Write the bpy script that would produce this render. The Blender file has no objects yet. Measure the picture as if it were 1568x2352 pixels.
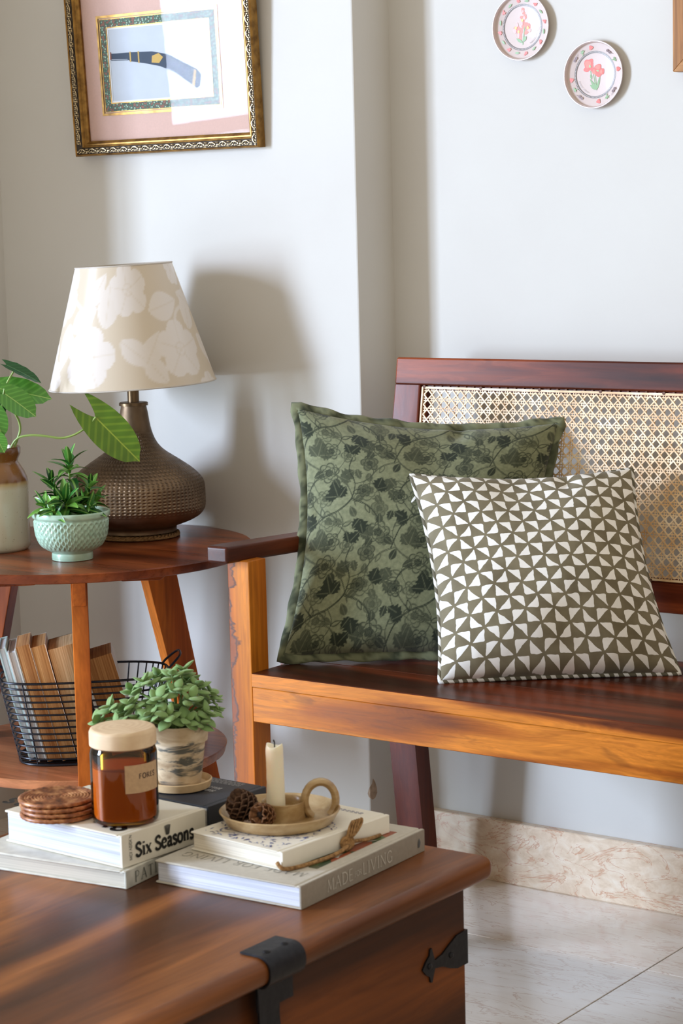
import bpy, bmesh, math, random
import numpy as np
from mathutils import Vector, Matrix

random.seed(7); rng = np.random.default_rng(7)
SC = bpy.context.scene
COL = SC.collection
PI = math.pi

# ------------------------------------------------------------------ camera
W_, H_, F_ = 1568.0, 2352.0, 4932.0
HC = 1.17
pitch, roll, yaw = math.radians(7.56), math.radians(-1.418), math.radians(36.26)
_f = Vector((-math.sin(yaw)*math.cos(pitch), math.cos(yaw)*math.cos(pitch), -math.sin(pitch)))
_r0 = Vector((math.cos(yaw), math.sin(yaw), 0)); _u0 = _r0.cross(_f)
_r = math.cos(roll)*_r0 + math.sin(roll)*_u0
_u = -math.sin(roll)*_r0 + math.cos(roll)*_u0
cam_data = bpy.data.cameras.new('camera'); cam = bpy.data.objects.new('camera', cam_data)
COL.objects.link(cam)
cam.matrix_world = Matrix(((_r.x, _u.x, -_f.x, 0), (_r.y, _u.y, -_f.y, 0), (_r.z, _u.z, -_f.z, HC), (0, 0, 0, 1)))
cam_data.sensor_fit = 'HORIZONTAL'; cam_data.sensor_width = 24.0
cam_data.lens = F_ / W_ * 24.0
cam_data.clip_start = 0.05; cam_data.clip_end = 60
cam_data.dof.use_dof = True; cam_data.dof.focus_distance = 3.45; cam_data.dof.aperture_fstop = 11.0
SC.camera = cam

def ray(px, py):
    a, b = (px - W_/2)/F_, (py - H_/2)/F_
    return _f + a*_r - b*_u
def az(px, py, z):
    d = ray(px, py); return Vector((0, 0, HC)) + d*((z - HC)/d.z)
def ay(px, py, y):
    d = ray(px, py); return Vector((0, 0, HC)) + d*(y/d.y)
def axp(px, py, x):
    d = ray(px, py); return Vector((0, 0, HC)) + d*(x/d.x)
def facing(px, py, P):
    """point on pixel's ray in the upright plane through P that faces the viewer's side"""
    d = ray(px, py); n = Vector((P[0], P[1], 0)).normalized()
    return Vector((0, 0, HC)) + d*((Vector((P[0], P[1], 0)).dot(n))/d.dot(n))

# ------------------------------------------------------------------ light
world = bpy.data.worlds.new('room_light'); SC.world = world; world.use_nodes = True
bg = world.node_tree.nodes['Background']
bg.inputs[0].default_value = (0.93, 0.835, 0.675, 1); bg.inputs[1].default_value = 0.80

WIN_X, WIN_Y0, WIN_Y1, WIN_Z0, WIN_Z1 = -5.6, -2.15, -0.62, 1.15, 2.60
ld = bpy.data.lights.new('window_upper_offscreen', 'AREA'); ld.shape = 'RECTANGLE'
ld.size = WIN_Z1 - WIN_Z0; ld.size_y = WIN_Y1 - WIN_Y0
ld.energy = 670; ld.color = (0.64, 0.765, 1.0)
lo = bpy.data.objects.new('window_upper_offscreen', ld); COL.objects.link(lo)
lo.location = (WIN_X - 0.10, (WIN_Y0 + WIN_Y1)/2, (WIN_Z0 + WIN_Z1)/2)
lo.rotation_euler = (0, -PI/2, 0)
# the lower panes look onto the shaded garden: much dimmer
WIN_ZL = 0.22
ld2 = bpy.data.lights.new('window_lower_offscreen', 'AREA'); ld2.shape = 'RECTANGLE'
ld2.size = WIN_Z0 - WIN_ZL; ld2.size_y = WIN_Y1 - WIN_Y0
ld2.energy = 330; ld2.color = (0.66, 0.82, 1.0)
lo2 = bpy.data.objects.new('window_lower_offscreen', ld2); COL.objects.link(lo2)
lo2.location = (WIN_X - 0.10, (WIN_Y0 + WIN_Y1)/2, (WIN_Z0 + WIN_ZL)/2)
lo2.rotation_euler = (0, -PI/2, 0)

SC.view_settings.view_transform = 'Standard'; SC.view_settings.look = 'None'
SC.view_settings.gamma = 1.0; SC.view_settings.use_curve_mapping = False
SC.view_settings.exposure = 0.0
SC.cycles.max_bounces = 8; SC.cycles.transparent_max_bounces = 24
SC.cycles.sample_clamp_indirect = 4.0

# ------------------------------------------------------------------ materials
def lin(r, g=None, b=None):
    if g is None: r, g, b = r
    def c(v):
        v /= 255.0
        return v/12.92 if v <= .04045 else ((v+.055)/1.055)**2.4
    return (c(r), c(g), c(b), 1.0)

class NT:
    def __init__(s, name):
        s.m = bpy.data.materials.new(name); s.m.use_nodes = True
        s.t = s.m.node_tree; s.b = s.t.nodes['Principled BSDF']; s.o = s.t.nodes['Material Output']
    def n(s, typ, **kw):
        nd = s.t.nodes.new(typ)
        for k, v in kw.items():
            if k.startswith('i_'):
                key = k[2:].replace('_', ' ')
                s.put(nd.inputs[int(key) if key.isdigit() else key], v)
            else: setattr(nd, k, v)
        return nd
    def put(s, sock, v):
        if isinstance(v, bpy.types.NodeSocket): s.t.links.new(v, sock)
        elif isinstance(v, bpy.types.Node): s.t.links.new(v.outputs[0], sock)
        else: sock.default_value = v
    def math(s, op, a, b=0.0, c=None):
        nd = s.t.nodes.new('ShaderNodeMath'); nd.operation = op
        s.put(nd.inputs[0], a); s.put(nd.inputs[1], b)
        if c is not None: s.put(nd.inputs[2], c)
        return nd.outputs[0]
    def ramp(s, fac, stops, interp='LINEAR'):
        nd = s.t.nodes.new('ShaderNodeValToRGB'); s.put(nd.inputs[0], fac)
        cr = nd.color_ramp; cr.interpolation = interp
        while len(cr.elements) < len(stops): cr.elements.new(0.5)
        for e, (p, c) in zip(cr.elements, stops): e.position = p; e.color = c
        return nd.outputs[0]
    def mix(s, fac, a, b, blend='MIX'):
        nd = s.t.nodes.new('ShaderNodeMix'); nd.data_type = 'RGBA'; nd.blend_type = blend
        s.put(nd.inputs[0], fac); s.put(nd.inputs[6], a); s.put(nd.inputs[7], b)
        return nd.outputs[2]
    def coord(s, kind='Object', scale=(1, 1, 1), rot=(0, 0, 0), loc=(0, 0, 0)):
        tc = s.t.nodes.new('ShaderNodeTexCoord'); mp = s.t.nodes.new('ShaderNodeMapping')
        s.t.links.new(tc.outputs[kind], mp.inputs[0])
        mp.inputs['Scale'].default_value = scale; mp.inputs['Rotation'].default_value = rot; mp.inputs['Location'].default_value = loc
        return mp.outputs[0]
    def noise(s, vec, scale, detail=3.0, rough=0.5, dist=0.0):
        nd = s.t.nodes.new('ShaderNodeTexNoise'); s.put(nd.inputs['Vector'], vec)
        nd.inputs['Scale'].default_value = scale; nd.inputs['Detail'].default_value = detail
        nd.inputs['Roughness'].default_value = rough; nd.inputs['Distortion'].default_value = dist
        return nd.outputs[0]
    def bump(s, h, strength=0.2, dist=0.002):
        nd = s.t.nodes.new('ShaderNodeBump'); s.put(nd.inputs['Height'], h)
        nd.inputs['Strength'].default_value = strength; nd.inputs['Distance'].default_value = dist
        s.t.links.new(nd.outputs[0], s.b.inputs['Normal']); return nd
    def set(s, **kw):
        names = dict(col='Base Color', rough='Roughness', metal='Metallic', spec='Specular IOR Level', coat='Coat Weight',
                     coatr='Coat Roughness', sheen='Sheen Weight', sheenr='Sheen Roughness', sss='Subsurface Weight', trans='Transmission Weight', ior='IOR', alpha='Alpha')
        for k, v in kw.items(): s.put(s.b.inputs[names[k]], v)
        return s

MATS = {}
def plain(name, rgb, rough=0.5, var=0.0, scale=40, bump=0.0, **kw):
    if name in MATS: return MATS[name]
    t = NT(name); c = lin(rgb)
    if var > 0:
        nz = t.noise(t.coord(), scale, 4)
        lo_ = tuple(max(0, x*(1-var)) for x in c[:3]) + (1,); hi_ = tuple(min(1, x*(1+var)) for x in c[:3]) + (1,)
        t.set(col=t.ramp(nz, [(0.3, lo_), (0.7, hi_)]))
        if bump: t.bump(nz, bump)
    else: t.set(col=c)
    t.set(rough=rough, **kw); MATS[name] = t.m; return t.m

def wood(name, light, mid, dark, axis=0, scale=1.0, rough=0.33, coat=0.25, streak=0.0, warp=1.0, off=(0, 0, 0), contrast=1.0, edge=None):
    if name in MATS: return MATS[name]
    t = NT(name)
    sc = [9.0*scale]*3; sc[axis] = 1.15*scale
    v = t.coord('Object', tuple(sc), (0.03, 0.02, 0.04), off)
    big = t.noise(v, 1.0, 2, 0.5, 0.4*warp)
    wv = t.n('ShaderNodeTexWave', wave_type='BANDS', bands_direction='DIAGONAL', i_Vector=v, i_Scale=0.55, i_Distortion=9.0*warp, i_Detail=3.0, i_Detail_Scale=0.9).outputs[1]
    f = t.math('ADD', t.math('MULTIPLY', big, 0.75), t.math('MULTIPLY', wv, 0.25))
    sf = [160.0*scale]*3; sf[axis] = 5.0*scale
    fine = t.noise(t.coord('Object', tuple(sf)), 1.0, 4, 0.6)
    s0 = 0.5 - 0.22/contrast; s1 = 0.5 + 0.22/contrast
    c = t.ramp(f, [(s0, lin(dark)), (0.5, lin(mid)), (s1, lin(light))])
    sm = [34.0*scale]*3; sm[axis] = 3.4*scale
    fig = t.noise(t.coord('Object', tuple(sm), (0.02, 0.05, 0.03), (5, 2, 7)), 1.0, 3, 0.55, 1.1*warp)
    c = t.mix(0.55, c, t.ramp(fig, [(0.36, (0.55, 0.48, 0.44, 1)), (0.47, (1.0, 1.0, 1.0, 1)), (0.53, (0.8, 0.76, 0.72, 1)), (0.62, (1.18, 1.15, 1.1, 1))]), 'MULTIPLY')
    c = t.mix(0.35, c, t.ramp(fine, [(0.3, (0.35, 0.3, 0.3, 1)), (0.65, (1.25, 1.25, 1.25, 1))]), 'MULTIPLY')
    if streak > 0:
        st = [22.0]*3; st[axis] = 5.0
        kn = t.noise(t.coord('Object', tuple(st), (0, 0, 0), (3, 1, 2)), 1.0, 3, 0.6, 0.9)
        c = t.mix(t.ramp(kn, [(0.62, (0, 0, 0, 1)), (0.68, (streak,)*3+(1,))]), c, lin(46, 22, 14))
    if edge is not None:      # darker bark-side heartwood left along one edge of the board
        dx = t.math('SUBTRACT', t.n('ShaderNodeSeparateXYZ', i_0=t.coord('Object')).outputs[0], edge)
        en = t.noise(t.coord('Object', (6, 6, 15), (0, 0, 0), (1, 4, 2.3)), 1.0, 4, 0.6, 0.6)
        th = t.math('ADD', 0.0015, t.math('MULTIPLY', t.math('MAXIMUM', t.math('SUBTRACT', en, 0.46), 0.0), 0.085))
        dd = t.math('SUBTRACT', th, dx)
        c = t.mix(t.ramp(t.math('MULTIPLY_ADD', dd, 160.0, 0.5), [(0.3, (0, 0, 0, 1)), (0.6, (0.75, 0.75, 0.75, 1))]), c, lin(120, 58, 24))
        ln_ = t.math('ABSOLUTE', dd)
        c = t.mix(t.ramp(ln_, [(0.0, (0.9, 0.9, 0.9, 1)), (0.0022, (0, 0, 0, 1))]), c, lin(44, 20, 12))
    t.set(col=c, rough=t.math('ADD', t.math('MULTIPLY', fine, 0.12), rough - 0.05), coat=coat*0.45, coatr=0.22, spec=0.18)
    t.bump(fine, 0.05, 0.0006)
    MATS[name] = t.m; return t.m

# ------------------------------------------------------------------ objects
WM = {}
def _reg(o, M, parent):
    COL.objects.link(o); WM[o.name] = M.copy()
    if parent is not None:
        o.parent = parent; o.matrix_basis = WM[parent.name].inverted() @ M
    else: o.matrix_basis = M
    return o
def tag(o, label, cat, group=None):
    o['label'] = label; o['category'] = cat
    if group: o['group'] = group
    return o
def thing(name, label, cat, loc=(0, 0, 0), group=None):
    o = bpy.data.objects.new(name, None); o.empty_display_size = 0.05
    _reg(o, Matrix.Translation(Vector(loc)), None)
    return tag(o, label, cat, group)
def inst(name, me, M, parent=None):
    return _reg(bpy.data.objects.new(name, me), M, parent)

class G:
    def __init__(s): s.v = []; s.f = []; s.mi = []; s.cur = 0
    def add(s, vs, fs, M=None):
        k = len(s.v)
        s.v.extend([tuple(M @ Vector(p)) for p in vs] if M is not None else [tuple(p) for p in vs])
        s.f.extend([tuple(i+k for i in f) for f in fs]); s.mi.extend([s.cur]*len(fs)); return s
    def box(s, x0, x1, y0, y1, z0, z1, bev=0.0, seg=2, M=None):
        if bev <= 0:
            vs = [(x, y, z) for z in (z0, z1) for y in (y0, y1) for x in (x0, x1)]
            fs = [(0, 2, 3, 1), (4, 5, 7, 6), (0, 1, 5, 4), (2, 6, 7, 3), (0, 4, 6, 2), (1, 3, 7, 5)]
            return s.add(vs, fs, M)
        bm = bmesh.new(); bmesh.ops.create_cube(bm, size=1)
        for v in bm.verts:
            v.co = Vector((x0 if v.co.x < 0 else x1, y0 if v.co.y < 0 else y1, z0 if v.co.z < 0 else z1))
        bmesh.ops.bevel(bm, geom=list(bm.edges), offset=bev, segments=seg, profile=0.5, affect='EDGES')
        return s.bm(bm, M)
    def hexa(s, pts, bev=0.0, seg=2):
        """8 corner points: bottom 4 then top 4, same winding"""
        bm = bmesh.new(); vs = [bm.verts.new(p) for p in pts]
        for f in ((3, 2, 1, 0), (4, 5, 6, 7), (0, 1, 5, 4), (1, 2, 6, 5), (2, 3, 7, 6), (3, 0, 4, 7)): bm.faces.new([vs[i] for i in f])
        if bev > 0: bmesh.ops.bevel(bm, geom=list(bm.edges), offset=bev, segments=seg, profile=0.5, affect='EDGES')
        return s.bm(bm)
    def bm(s, bm, M=None):
        bmesh.ops.recalc_face_normals(bm, faces=bm.faces)
        bm.verts.index_update()
        s.add([v.co[:] for v in bm.verts], [[v.index for v in f.verts] for f in bm.faces], M); bm.free(); return s
    def lathe(s, prof, n=48, M=None, cap0=True, cap1=True, ang=2*PI):
        vs = []; fs = []; m = len(prof)
        for i in range(n):
            a = ang*i/n; c, q = math.cos(a), math.sin(a)
            vs += [(r*c, r*q, z) for r, z in prof]
        for i in range(n):
            j = (i+1) % n
            for k in range(m-1): fs.append((i*m+k, j*m+k, j*m+k+1, i*m+k+1))
        if cap0 and prof[0][0] > 1e-6: fs.append(tuple(i*m for i in range(n))[::-1])
        if cap1 and prof[-1][0] > 1e-6: fs.append(tuple(i*m+m-1 for i in range(n)))
        return s.add(vs, fs, M)
    def tube(s, path, r, n=8, closed=False, M=None, cap=True, flat=1.0, up=None):
        P = [Vector(p) for p in path]; m = len(P); vs = []; fs = []
        R = r if hasattr(r, '__len__') else [r]*m
        prev = None
        for i, p in enumerate(P):
            t = (P[(i+1) % m]-P[i-1]) if closed else (P[min(i+1, m-1)]-P[max(i-1, 0)])
            if t.length < 1e-9: t = Vector((0, 0, 1))
            t.normalize()
            if up is not None: a = Vector(up)
            elif prev is None: a = Vector((0, 0, 1)) if abs(t.z) < .9 else Vector((1, 0, 0))
            else: a = prev
            a = (a - t*a.dot(t))
            if a.length < 1e-6: a = t.orthogonal()
            a.normalize(); prev = a; b = t.cross(a)
            for k in range(n):
                q = 2*PI*k/n; vs.append(p + (a*math.cos(q)*flat + b*math.sin(q))*R[i])
        for i in range(m if closed else m-1):
            j = (i+1) % m
            for k in range(n): fs.append((i*n+k, i*n+(k+1) % n, j*n+(k+1) % n, j*n+k))
        if cap and not closed:
            fs.append(tuple(range(n))[::-1]); fs.append(tuple((m-1)*n+k for k in range(n)))
        return s.add(vs, fs, M)
    def prism(s, pts, d, M=None):
        """2-D outline in local XY extruded from z=0 to z=d"""
        n = len(pts); vs = [(x, y, 0) for x, y in pts] + [(x, y, d) for x, y in pts]
        fs = [tuple(range(n))[::-1], tuple(range(n, 2*n))] + [(i, (i+1) % n, n+(i+1) % n, n+i) for i in range(n)]
        return s.add(vs, fs, M)
    def grid(s, P, closed_u=False):
        """P[i][j] points"""
        a, b = len(P), len(P[0]); vs = [p for row in P for p in row]; fs = []
        for i in range(a if closed_u else a-1):
            for j in range(b-1):
                i2 = (i+1) % a; fs.append((i*b+j, i2*b+j, i2*b+j+1, i*b+j+1))
        return s.add(vs, fs)
    def blob(s, c, r, n=6, m=4, M=None):
        """ellipsoid"""
        vs = [(c[0], c[1], c[2]-r[2])]; fs = []
        for j in range(1, m):
            t = -PI/2+PI*j/m
            for i in range(n):
                a = 2*PI*i/n; vs.append((c[0]+r[0]*math.cos(t)*math.cos(a), c[1]+r[1]*math.cos(t)*math.sin(a), c[2]+r[2]*math.sin(t)))
        vs.append((c[0], c[1], c[2]+r[2])); top = len(vs)-1
        for i in range(n):
            fs.append((0, 1+(i+1) % n, 1+i)); fs.append((top, top-n+i, top-n+(i+1) % n))
            for j in range(m-2): fs.append((1+j*n+i, 1+j*n+(i+1) % n, 1+(j+1)*n+(i+1) % n, 1+(j+1)*n+i))
        return s.add(vs, fs, M)
    def mesh(s, name, mats, smooth=False, origin=(0, 0, 0), sharp=None):
        me = bpy.data.meshes.new(name)
        o = Vector(origin)
        me.from_pydata([(p[0]-o.x, p[1]-o.y, p[2]-o.z) for p in s.v], [], s.f)
        for m in (mats if isinstance(mats, (list, tuple)) else [mats]): me.materials.append(m)
        if any(s.mi): me.polygons.foreach_set('material_index', s.mi)
        if smooth:
            me.polygons.foreach_set('use_smooth', [True]*len(me.polygons))
            if sharp: me.set_sharp_from_angle(angle=math.radians(sharp))
        me.update(); return me
    def obj(s, name, mats, parent=None, smooth=False, origin=None, sharp=40):
        if origin is None: origin = WM[parent.name].translation if parent is not None else (0, 0, 0)
        me = s.mesh(name, mats, smooth, origin, sharp if smooth else None)
        o = _reg(bpy.data.objects.new(name, me), Matrix.Translation(Vector(origin)), parent)
        if smooth and len(s.f) < 700:
            wn = o.modifiers.new('weighted_normal', 'WEIGHTED_NORMAL'); wn.keep_sharp = True
        return o

def struct(o): o['kind'] = 'structure'; return o
def stuff(o): o['kind'] = 'stuff'; return o
def frame_mat(o, x, y, z):
    """matrix from origin and three axis vectors"""
    x, y, z, o = Vector(x), Vector(y), Vector(z), Vector(o)
    return Matrix(((x.x, y.x, z.x, o.x), (x.y, y.y, z.y, o.y), (x.z, y.z, z.z, o.z), (0, 0, 0, 1)))
def catmull(pts, k=6):
    P = [Vector(p) for p in pts]; out = []
    for i in range(len(P)-1):
        a, b, c, d = P[max(i-1, 0)], P[i], P[i+1], P[min(i+2, len(P)-1)]
        for j in range(k):
            t = j/k; out.append(0.5*((2*b)+(c-a)*t+(2*a-5*b+4*c-d)*t*t+(3*b-a-3*c+d)*t**3))
    out.append(P[-1]); return out

# ================================================================== SETTING
YW, YC, XR, XL = 3.1787, 3.069, -2.202, -3.064
t = NT('painted_wall')
nz = t.noise(t.coord('Object'), 3.0, 3); n2 = t.noise(t.coord('Object'), 160.0, 3)
t.set(col=t.ramp(nz, [(0.3, lin(203, 200, 195)), (0.7, lin(208, 206, 201))]), rough=0.72, spec=0.25)
t.bump(n2, 0.06, 0.001); WALL = t.m
t = NT('cream_marble_skirting')
v = t.coord('Object', (1, 1, 1.6)); a = t.noise(v, 26, 6, 0.65, 0.6); b_ = t.noise(t.coord('Object', (1, 1, 2.2)), 9, 5, 0.6, 1.2)
c = t.ramp(a, [(0.3, lin(206, 180, 152)), (0.5, lin(226, 205, 180)), (0.72, lin(238, 226, 208))])
vein = t.math('ABSOLUTE', t.math('SUBTRACT', b_, 0.5))
c = t.mix(t.ramp(vein, [(0.0, (0.75,)*3+(1,)), (0.018, (0, 0, 0, 1))]), c, lin(196, 138, 104))
t.set(col=c, rough=0.32, coat=0.15); SKIRT = t.m
t = NT('cream_marble_tile')
v = t.coord('Object', (0.55, 2.6, 1), (0, 0, 0.12)); a = t.noise(v, 5, 6, 0.6, 0.8); b_ = t.noise(t.coord('Object', (0.8, 3.2, 1), (0, 0, 0.1)), 10, 5, 0.6, 1.0)
c = t.ramp(a, [(0.3, lin(224, 212, 198)), (0.55, lin(236, 228, 218)), (0.75, lin(243, 239, 233))])
vein = t.math('ABSOLUTE', t.math('SUBTRACT', b_, 0.5))
c = t.mix(t.ramp(vein, [(0.0, (0.6,)*3+(1,)), (0.02, (0, 0, 0, 1))]), c, lin(188, 152, 128))
t.set(col=c, rough=0.14, spec=0.9, coat=1.0, coatr=0.06); TILE = t.m
GROUT = plain('dark_tile_joint', (88, 74, 62), 0.8)

g = G().box(XR, 1.6, YW, YW+0.15, -0.03, 2.7)
struct(g.obj('wall_back', WALL))
# the pier beside the alcove, with the chipped plaster at its lower corner
g = G().box(XL-0.25, XR, YC, YW+0.15, -0.03, 2.7, 0.003, 2)
struct(g.obj('wall_left', WALL))
g = G().box(XL-0.25, XL, 2.585, YC, -0.03, 2.7)
struct(g.obj('wall_pillar', WALL))
g = G()
pts = [(0, -.004), (.006, -.008), (.014, -.006), (.020, .002), (.019, .012), (.014, .024), (.009, .030), (.006, .022), (0, .018)]
g.prism(pts, .0008, frame_mat((XR+.0001, YC, .150), (0, 1, 0), (0, 0, 1), (1, 0, 0)))
g.prism([(0, -.004), (0, .018), (-.003, .012), (-.0055, .004), (-.003, -.002)], .0008, frame_mat((XR, YC-.0001, .150), (1, 0, 0), (0, 0, 1), (0, -1, 0)))
struct(g.obj('trim_1', plain('chipped_plaster', (172, 150, 128), 0.9, 0.25, 90)))
g = G().box(XR+0.0, 1.6, YW-0.018, YW, 0.0, 0.113, 0.0015, 1)
struct(g.obj('baseboard_back', SKIRT))
g = G().box(XL+0.0, XR, YC-0.012, YC, 0.0, 0.113, 0.0015, 1)
struct(g.obj('baseboard_left', SKIRT))
# far wall on the window side
g = G()
X0, X1 = WIN_X-0.16, WIN_X
g.box(X0, X1, -3.2, WIN_Y0, -0.03, 2.7); g.box(X0, X1, WIN_Y1, 3.33, -0.03, 2.7)
g.box(X0, X1, WIN_Y0, WIN_Y1, -0.03, WIN_ZL); g.box(X0, X1, WIN_Y0, WIN_Y1, WIN_Z1, 2.7)
struct(g.obj('wall_window', WALL))
wood_win = plain('white_window_paint', (236, 236, 232), 0.4)
win = struct(bpy.data.objects.new('window_1', None)); _reg(win, Matrix.Translation((WIN_X-0.05, (WIN_Y0+WIN_Y1)/2, WIN_ZL)), None)
g = G()
for y in (WIN_Y0, WIN_Y1-0.05): g.box(WIN_X-0.09, WIN_X-0.02, y, y+0.05, WIN_ZL, WIN_Z1)
for z in (WIN_ZL, WIN_Z1-0.05): g.box(WIN_X-0.09, WIN_X-0.02, WIN_Y0+0.05, WIN_Y1-0.05, z, z+0.05)
g.obj('window_frame', wood_win, win)
ym = (WIN_Y0+WIN_Y1)/2
G().box(WIN_X-0.08, WIN_X-0.03, ym-0.025, ym+0.025, WIN_ZL+0.05, WIN_Z1-0.05).obj('mullion', wood_win, win)
G().box(WIN_X-0.08, WIN_X-0.03, WIN_Y0+0.05, ym-0.025, WIN_Z0-0.03, WIN_Z0+0.03).obj('transom', wood_win, win)
G().box(WIN_X-0.08, WIN_X-0.03, ym+0.025, WIN_Y1-0.05, WIN_Z0-0.03, WIN_Z0+0.03).obj('transom', wood_win, win)
G().box(WIN_X-0.10, WIN_X+0.06, WIN_Y0-0.03, WIN_Y1+0.03, WIN_ZL-0.035, WIN_ZL).obj('window_sill', wood_win, win)

g = G().box(WIN_X, 1.6, -3.2, YW+0.1, -0.06, -0.006)
floor = struct(g.obj('floor', GROUT))
TX, TY, TS = -1.552, 2.895, 0.60
tile_cache = {}
for i in range(-8, 6):
    for j in range(-11, 2):
        x0, x1 = max(TX+i*TS, WIN_X), min(TX+(i+1)*TS, 1.6)
        y0, y1 = max(TY+j*TS, -3.2), min(TY+(j+1)*TS, YW)
        if x1-x0 < 0.02 or y1-y0 < 0.02: continue
        key = (round(x1-x0, 3), round(y1-y0, 3))
        if key not in tile_cache:
            w, d = key; gp = 0.0011
            tile_cache[key] = G().box(gp, w-gp, gp, d-gp, -0.012, 0.0, 0.0006, 1).mesh('tile', TILE)
        inst('tile', tile_cache[key], Matrix.Translation((x0, y0, 0)), floor)

# ================================================================== BENCH
W_SEAT = wood('bench_wood_seat', (122, 54, 26), (88, 37, 18), (54, 22, 12), 0, 1.0, 0.34, 0.3, 0.0, 1.8, (0, 0, 0), 1.4)  # same stain as the apron; weaker light on the top put into the colour
W_APRON = wood('bench_wood_lit_front', (202, 122, 40), (164, 90, 26), (100, 48, 15), 0, 1.1, 0.36, 0.2, 0.35, 3.2, (0, 0, 0), 1.7)  # lighter copy of the bench stain: window light on the front painted in
W_POST = wood('bench_wood_post', (202, 122, 34), (180, 100, 26), (124, 60, 16), 2, 0.8, 0.4, 0.1)
W_POSTE = wood('bench_wood_post_edge', (202, 122, 34), (180, 100, 26), (124, 60, 16), 2, 0.8, 0.4, 0.1, 0.0, 1.0, (0, 0, 0), 1.0, -0.746)
W_LEGB = wood('bench_wood_redbrown', (126, 58, 34), (100, 42, 24), (64, 26, 15), 2, 0.8, 0.4, 0.2)
W_RAIL = wood('bench_wood_rail', (142, 68, 36), (106, 45, 23), (58, 24, 14), 0, 1.0, 0.42, 0.15, 0.0, 2.6, (0, 0, 0), 1.5)
ZS, YF = 0.48, 2.578
BX0, BX1 = -2.116, -0.62
bench = thing('bench', 'long wooden bench with woven cane back and two cushions on its seat', 'bench', (-1.37, 2.80, 0))
PW = 0.043
def back_front(z):
    return 3.056-(0.945-z)*0.163 if z > 0.5 else 2.983+(0.5-z)*(0.06/0.5)
# front legs (posts up to the arm)
for x0 in (BX0, BX1-PW):
    G().box(x0, x0+PW, YF, YF+PW+0.001, 0, 0.657, 0.002, 2).obj('leg', W_POSTE if x0 == BX0 else W_POST, bench, True)
# back legs continuing upwards as stiles
for x0, x1 in ((BX0, -2.062), (BX1-0.054, BX1)):
    zz = [0, 0.12, 0.3, 0.44, 0.5, 0.56, 0.7, 0.898]; th = 0.040; gl = G()
    for lo_, hi_, nm in ((0, 4, 'leg'), (4, 7, 'stile')):
        gg = G()
        for k in range(lo_, hi_):
            za, zb = zz[k], zz[k+1]; ya, yb = back_front(za), back_front(zb)
        P = []
        bm = bmesh.new(); rows = []
        for k in range(lo_, hi_+1):
            z = zz[k]; y = back_front(z)
            rows.append([bm.verts.new(p) for p in ((x0, y, z), (x1, y, z), (x1, y+th, z), (x0, y+th, z))])
        for ra, rb in zip(rows, rows[1:]):
            for q in range(4): bm.faces.new((ra[q], ra[(q+1) % 4], rb[(q+1) % 4], rb[q]))
        bm.faces.new(rows[0][::-1]); bm.faces.new(rows[-1])
        ed = [e for e in bm.edges if abs(e.verts[0].co.x-e.verts[1].co.x) < 1e-6 and abs(e.verts[0].co.z-e.verts[1].co.z) > 1e-4]
        bmesh.ops.bevel(bm, geom=ed, offset=0.004, segments=2, profile=0.5, affect='EDGES')
        gg.bm(bm); gg.obj(nm, W_LEGB, bench, True, sharp=30)
# arms
for x0 in (-2.132, BX1-PW+0.0):
    g = G(); y0, y1 = 2.546, 3.0
    g.hexa([(x0, y0, .656), (x0+.043, y0, .656), (x0+.043, y1, .640), (x0, y1, .640), (x0, y0, .683), (x0+.043, y0, .683), (x0+.043, y1, .667), (x0, y1, .667)], 0.005, 3)
    g.obj('arm', wood('bench_wood_arm', (108, 54, 32), (78, 36, 22), (46, 20, 14), 1, 0.9, 0.38, 0.2), bench, True)
# seat boards + aprons
ys = [YF, 2.70, 2.80, 2.90, 2.985]
for k in range(4):
    x0 = BX0+PW if k == 0 else BX0+0.004
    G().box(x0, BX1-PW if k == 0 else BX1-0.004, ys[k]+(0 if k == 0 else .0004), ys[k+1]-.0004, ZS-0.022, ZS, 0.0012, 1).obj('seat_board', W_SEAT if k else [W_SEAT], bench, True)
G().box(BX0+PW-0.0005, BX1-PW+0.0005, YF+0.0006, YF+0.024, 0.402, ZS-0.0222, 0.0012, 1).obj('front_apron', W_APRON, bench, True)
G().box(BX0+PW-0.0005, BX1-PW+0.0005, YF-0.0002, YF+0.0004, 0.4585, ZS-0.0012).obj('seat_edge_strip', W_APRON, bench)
G().box(BX0+0.05, BX1-0.05, 2.955, 2.977, 0.402, ZS-0.0222, 0.0012, 1).obj('back_apron', W_LEGB, bench, True)
for x0 in (BX0+0.006, BX1-PW+0.006):
    G().box(x0, x0+0.022, YF+PW, 2.985, 0.402, ZS-0.0222, 0.0012, 1).obj('side_apron', W_LEGB, bench, True)
# back frame in its own reclined plane
ang = math.atan(0.163); up = Vector((0, math.sin(ang), math.cos(ang))); nrm = Vector((0, -math.cos(ang), math.sin(ang)))
def BP(x, z, d=0.0):
    return Vector((x, back_front(z), z)) + nrm*d
MB = frame_mat((0, back_front(0.55), 0.55), (1, 0, 0), up, nrm)      # local: x, s (up the slope), d (out)
S = lambda z: (z-0.55)/math.cos(ang)
g = G(); g.box(BX0, BX1, S(0.898), S(0.945), -0.040, 0.0, 0.004, 3, MB); g.obj('top_rail', W_RAIL, bench, True)
g = G(); g.box(-2.062, BX1-0.054, S(0.553), S(0.600), -0.034, -0.003, 0.003, 2, MB); g.obj('bottom_rail', W_RAIL, bench, True)
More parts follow.
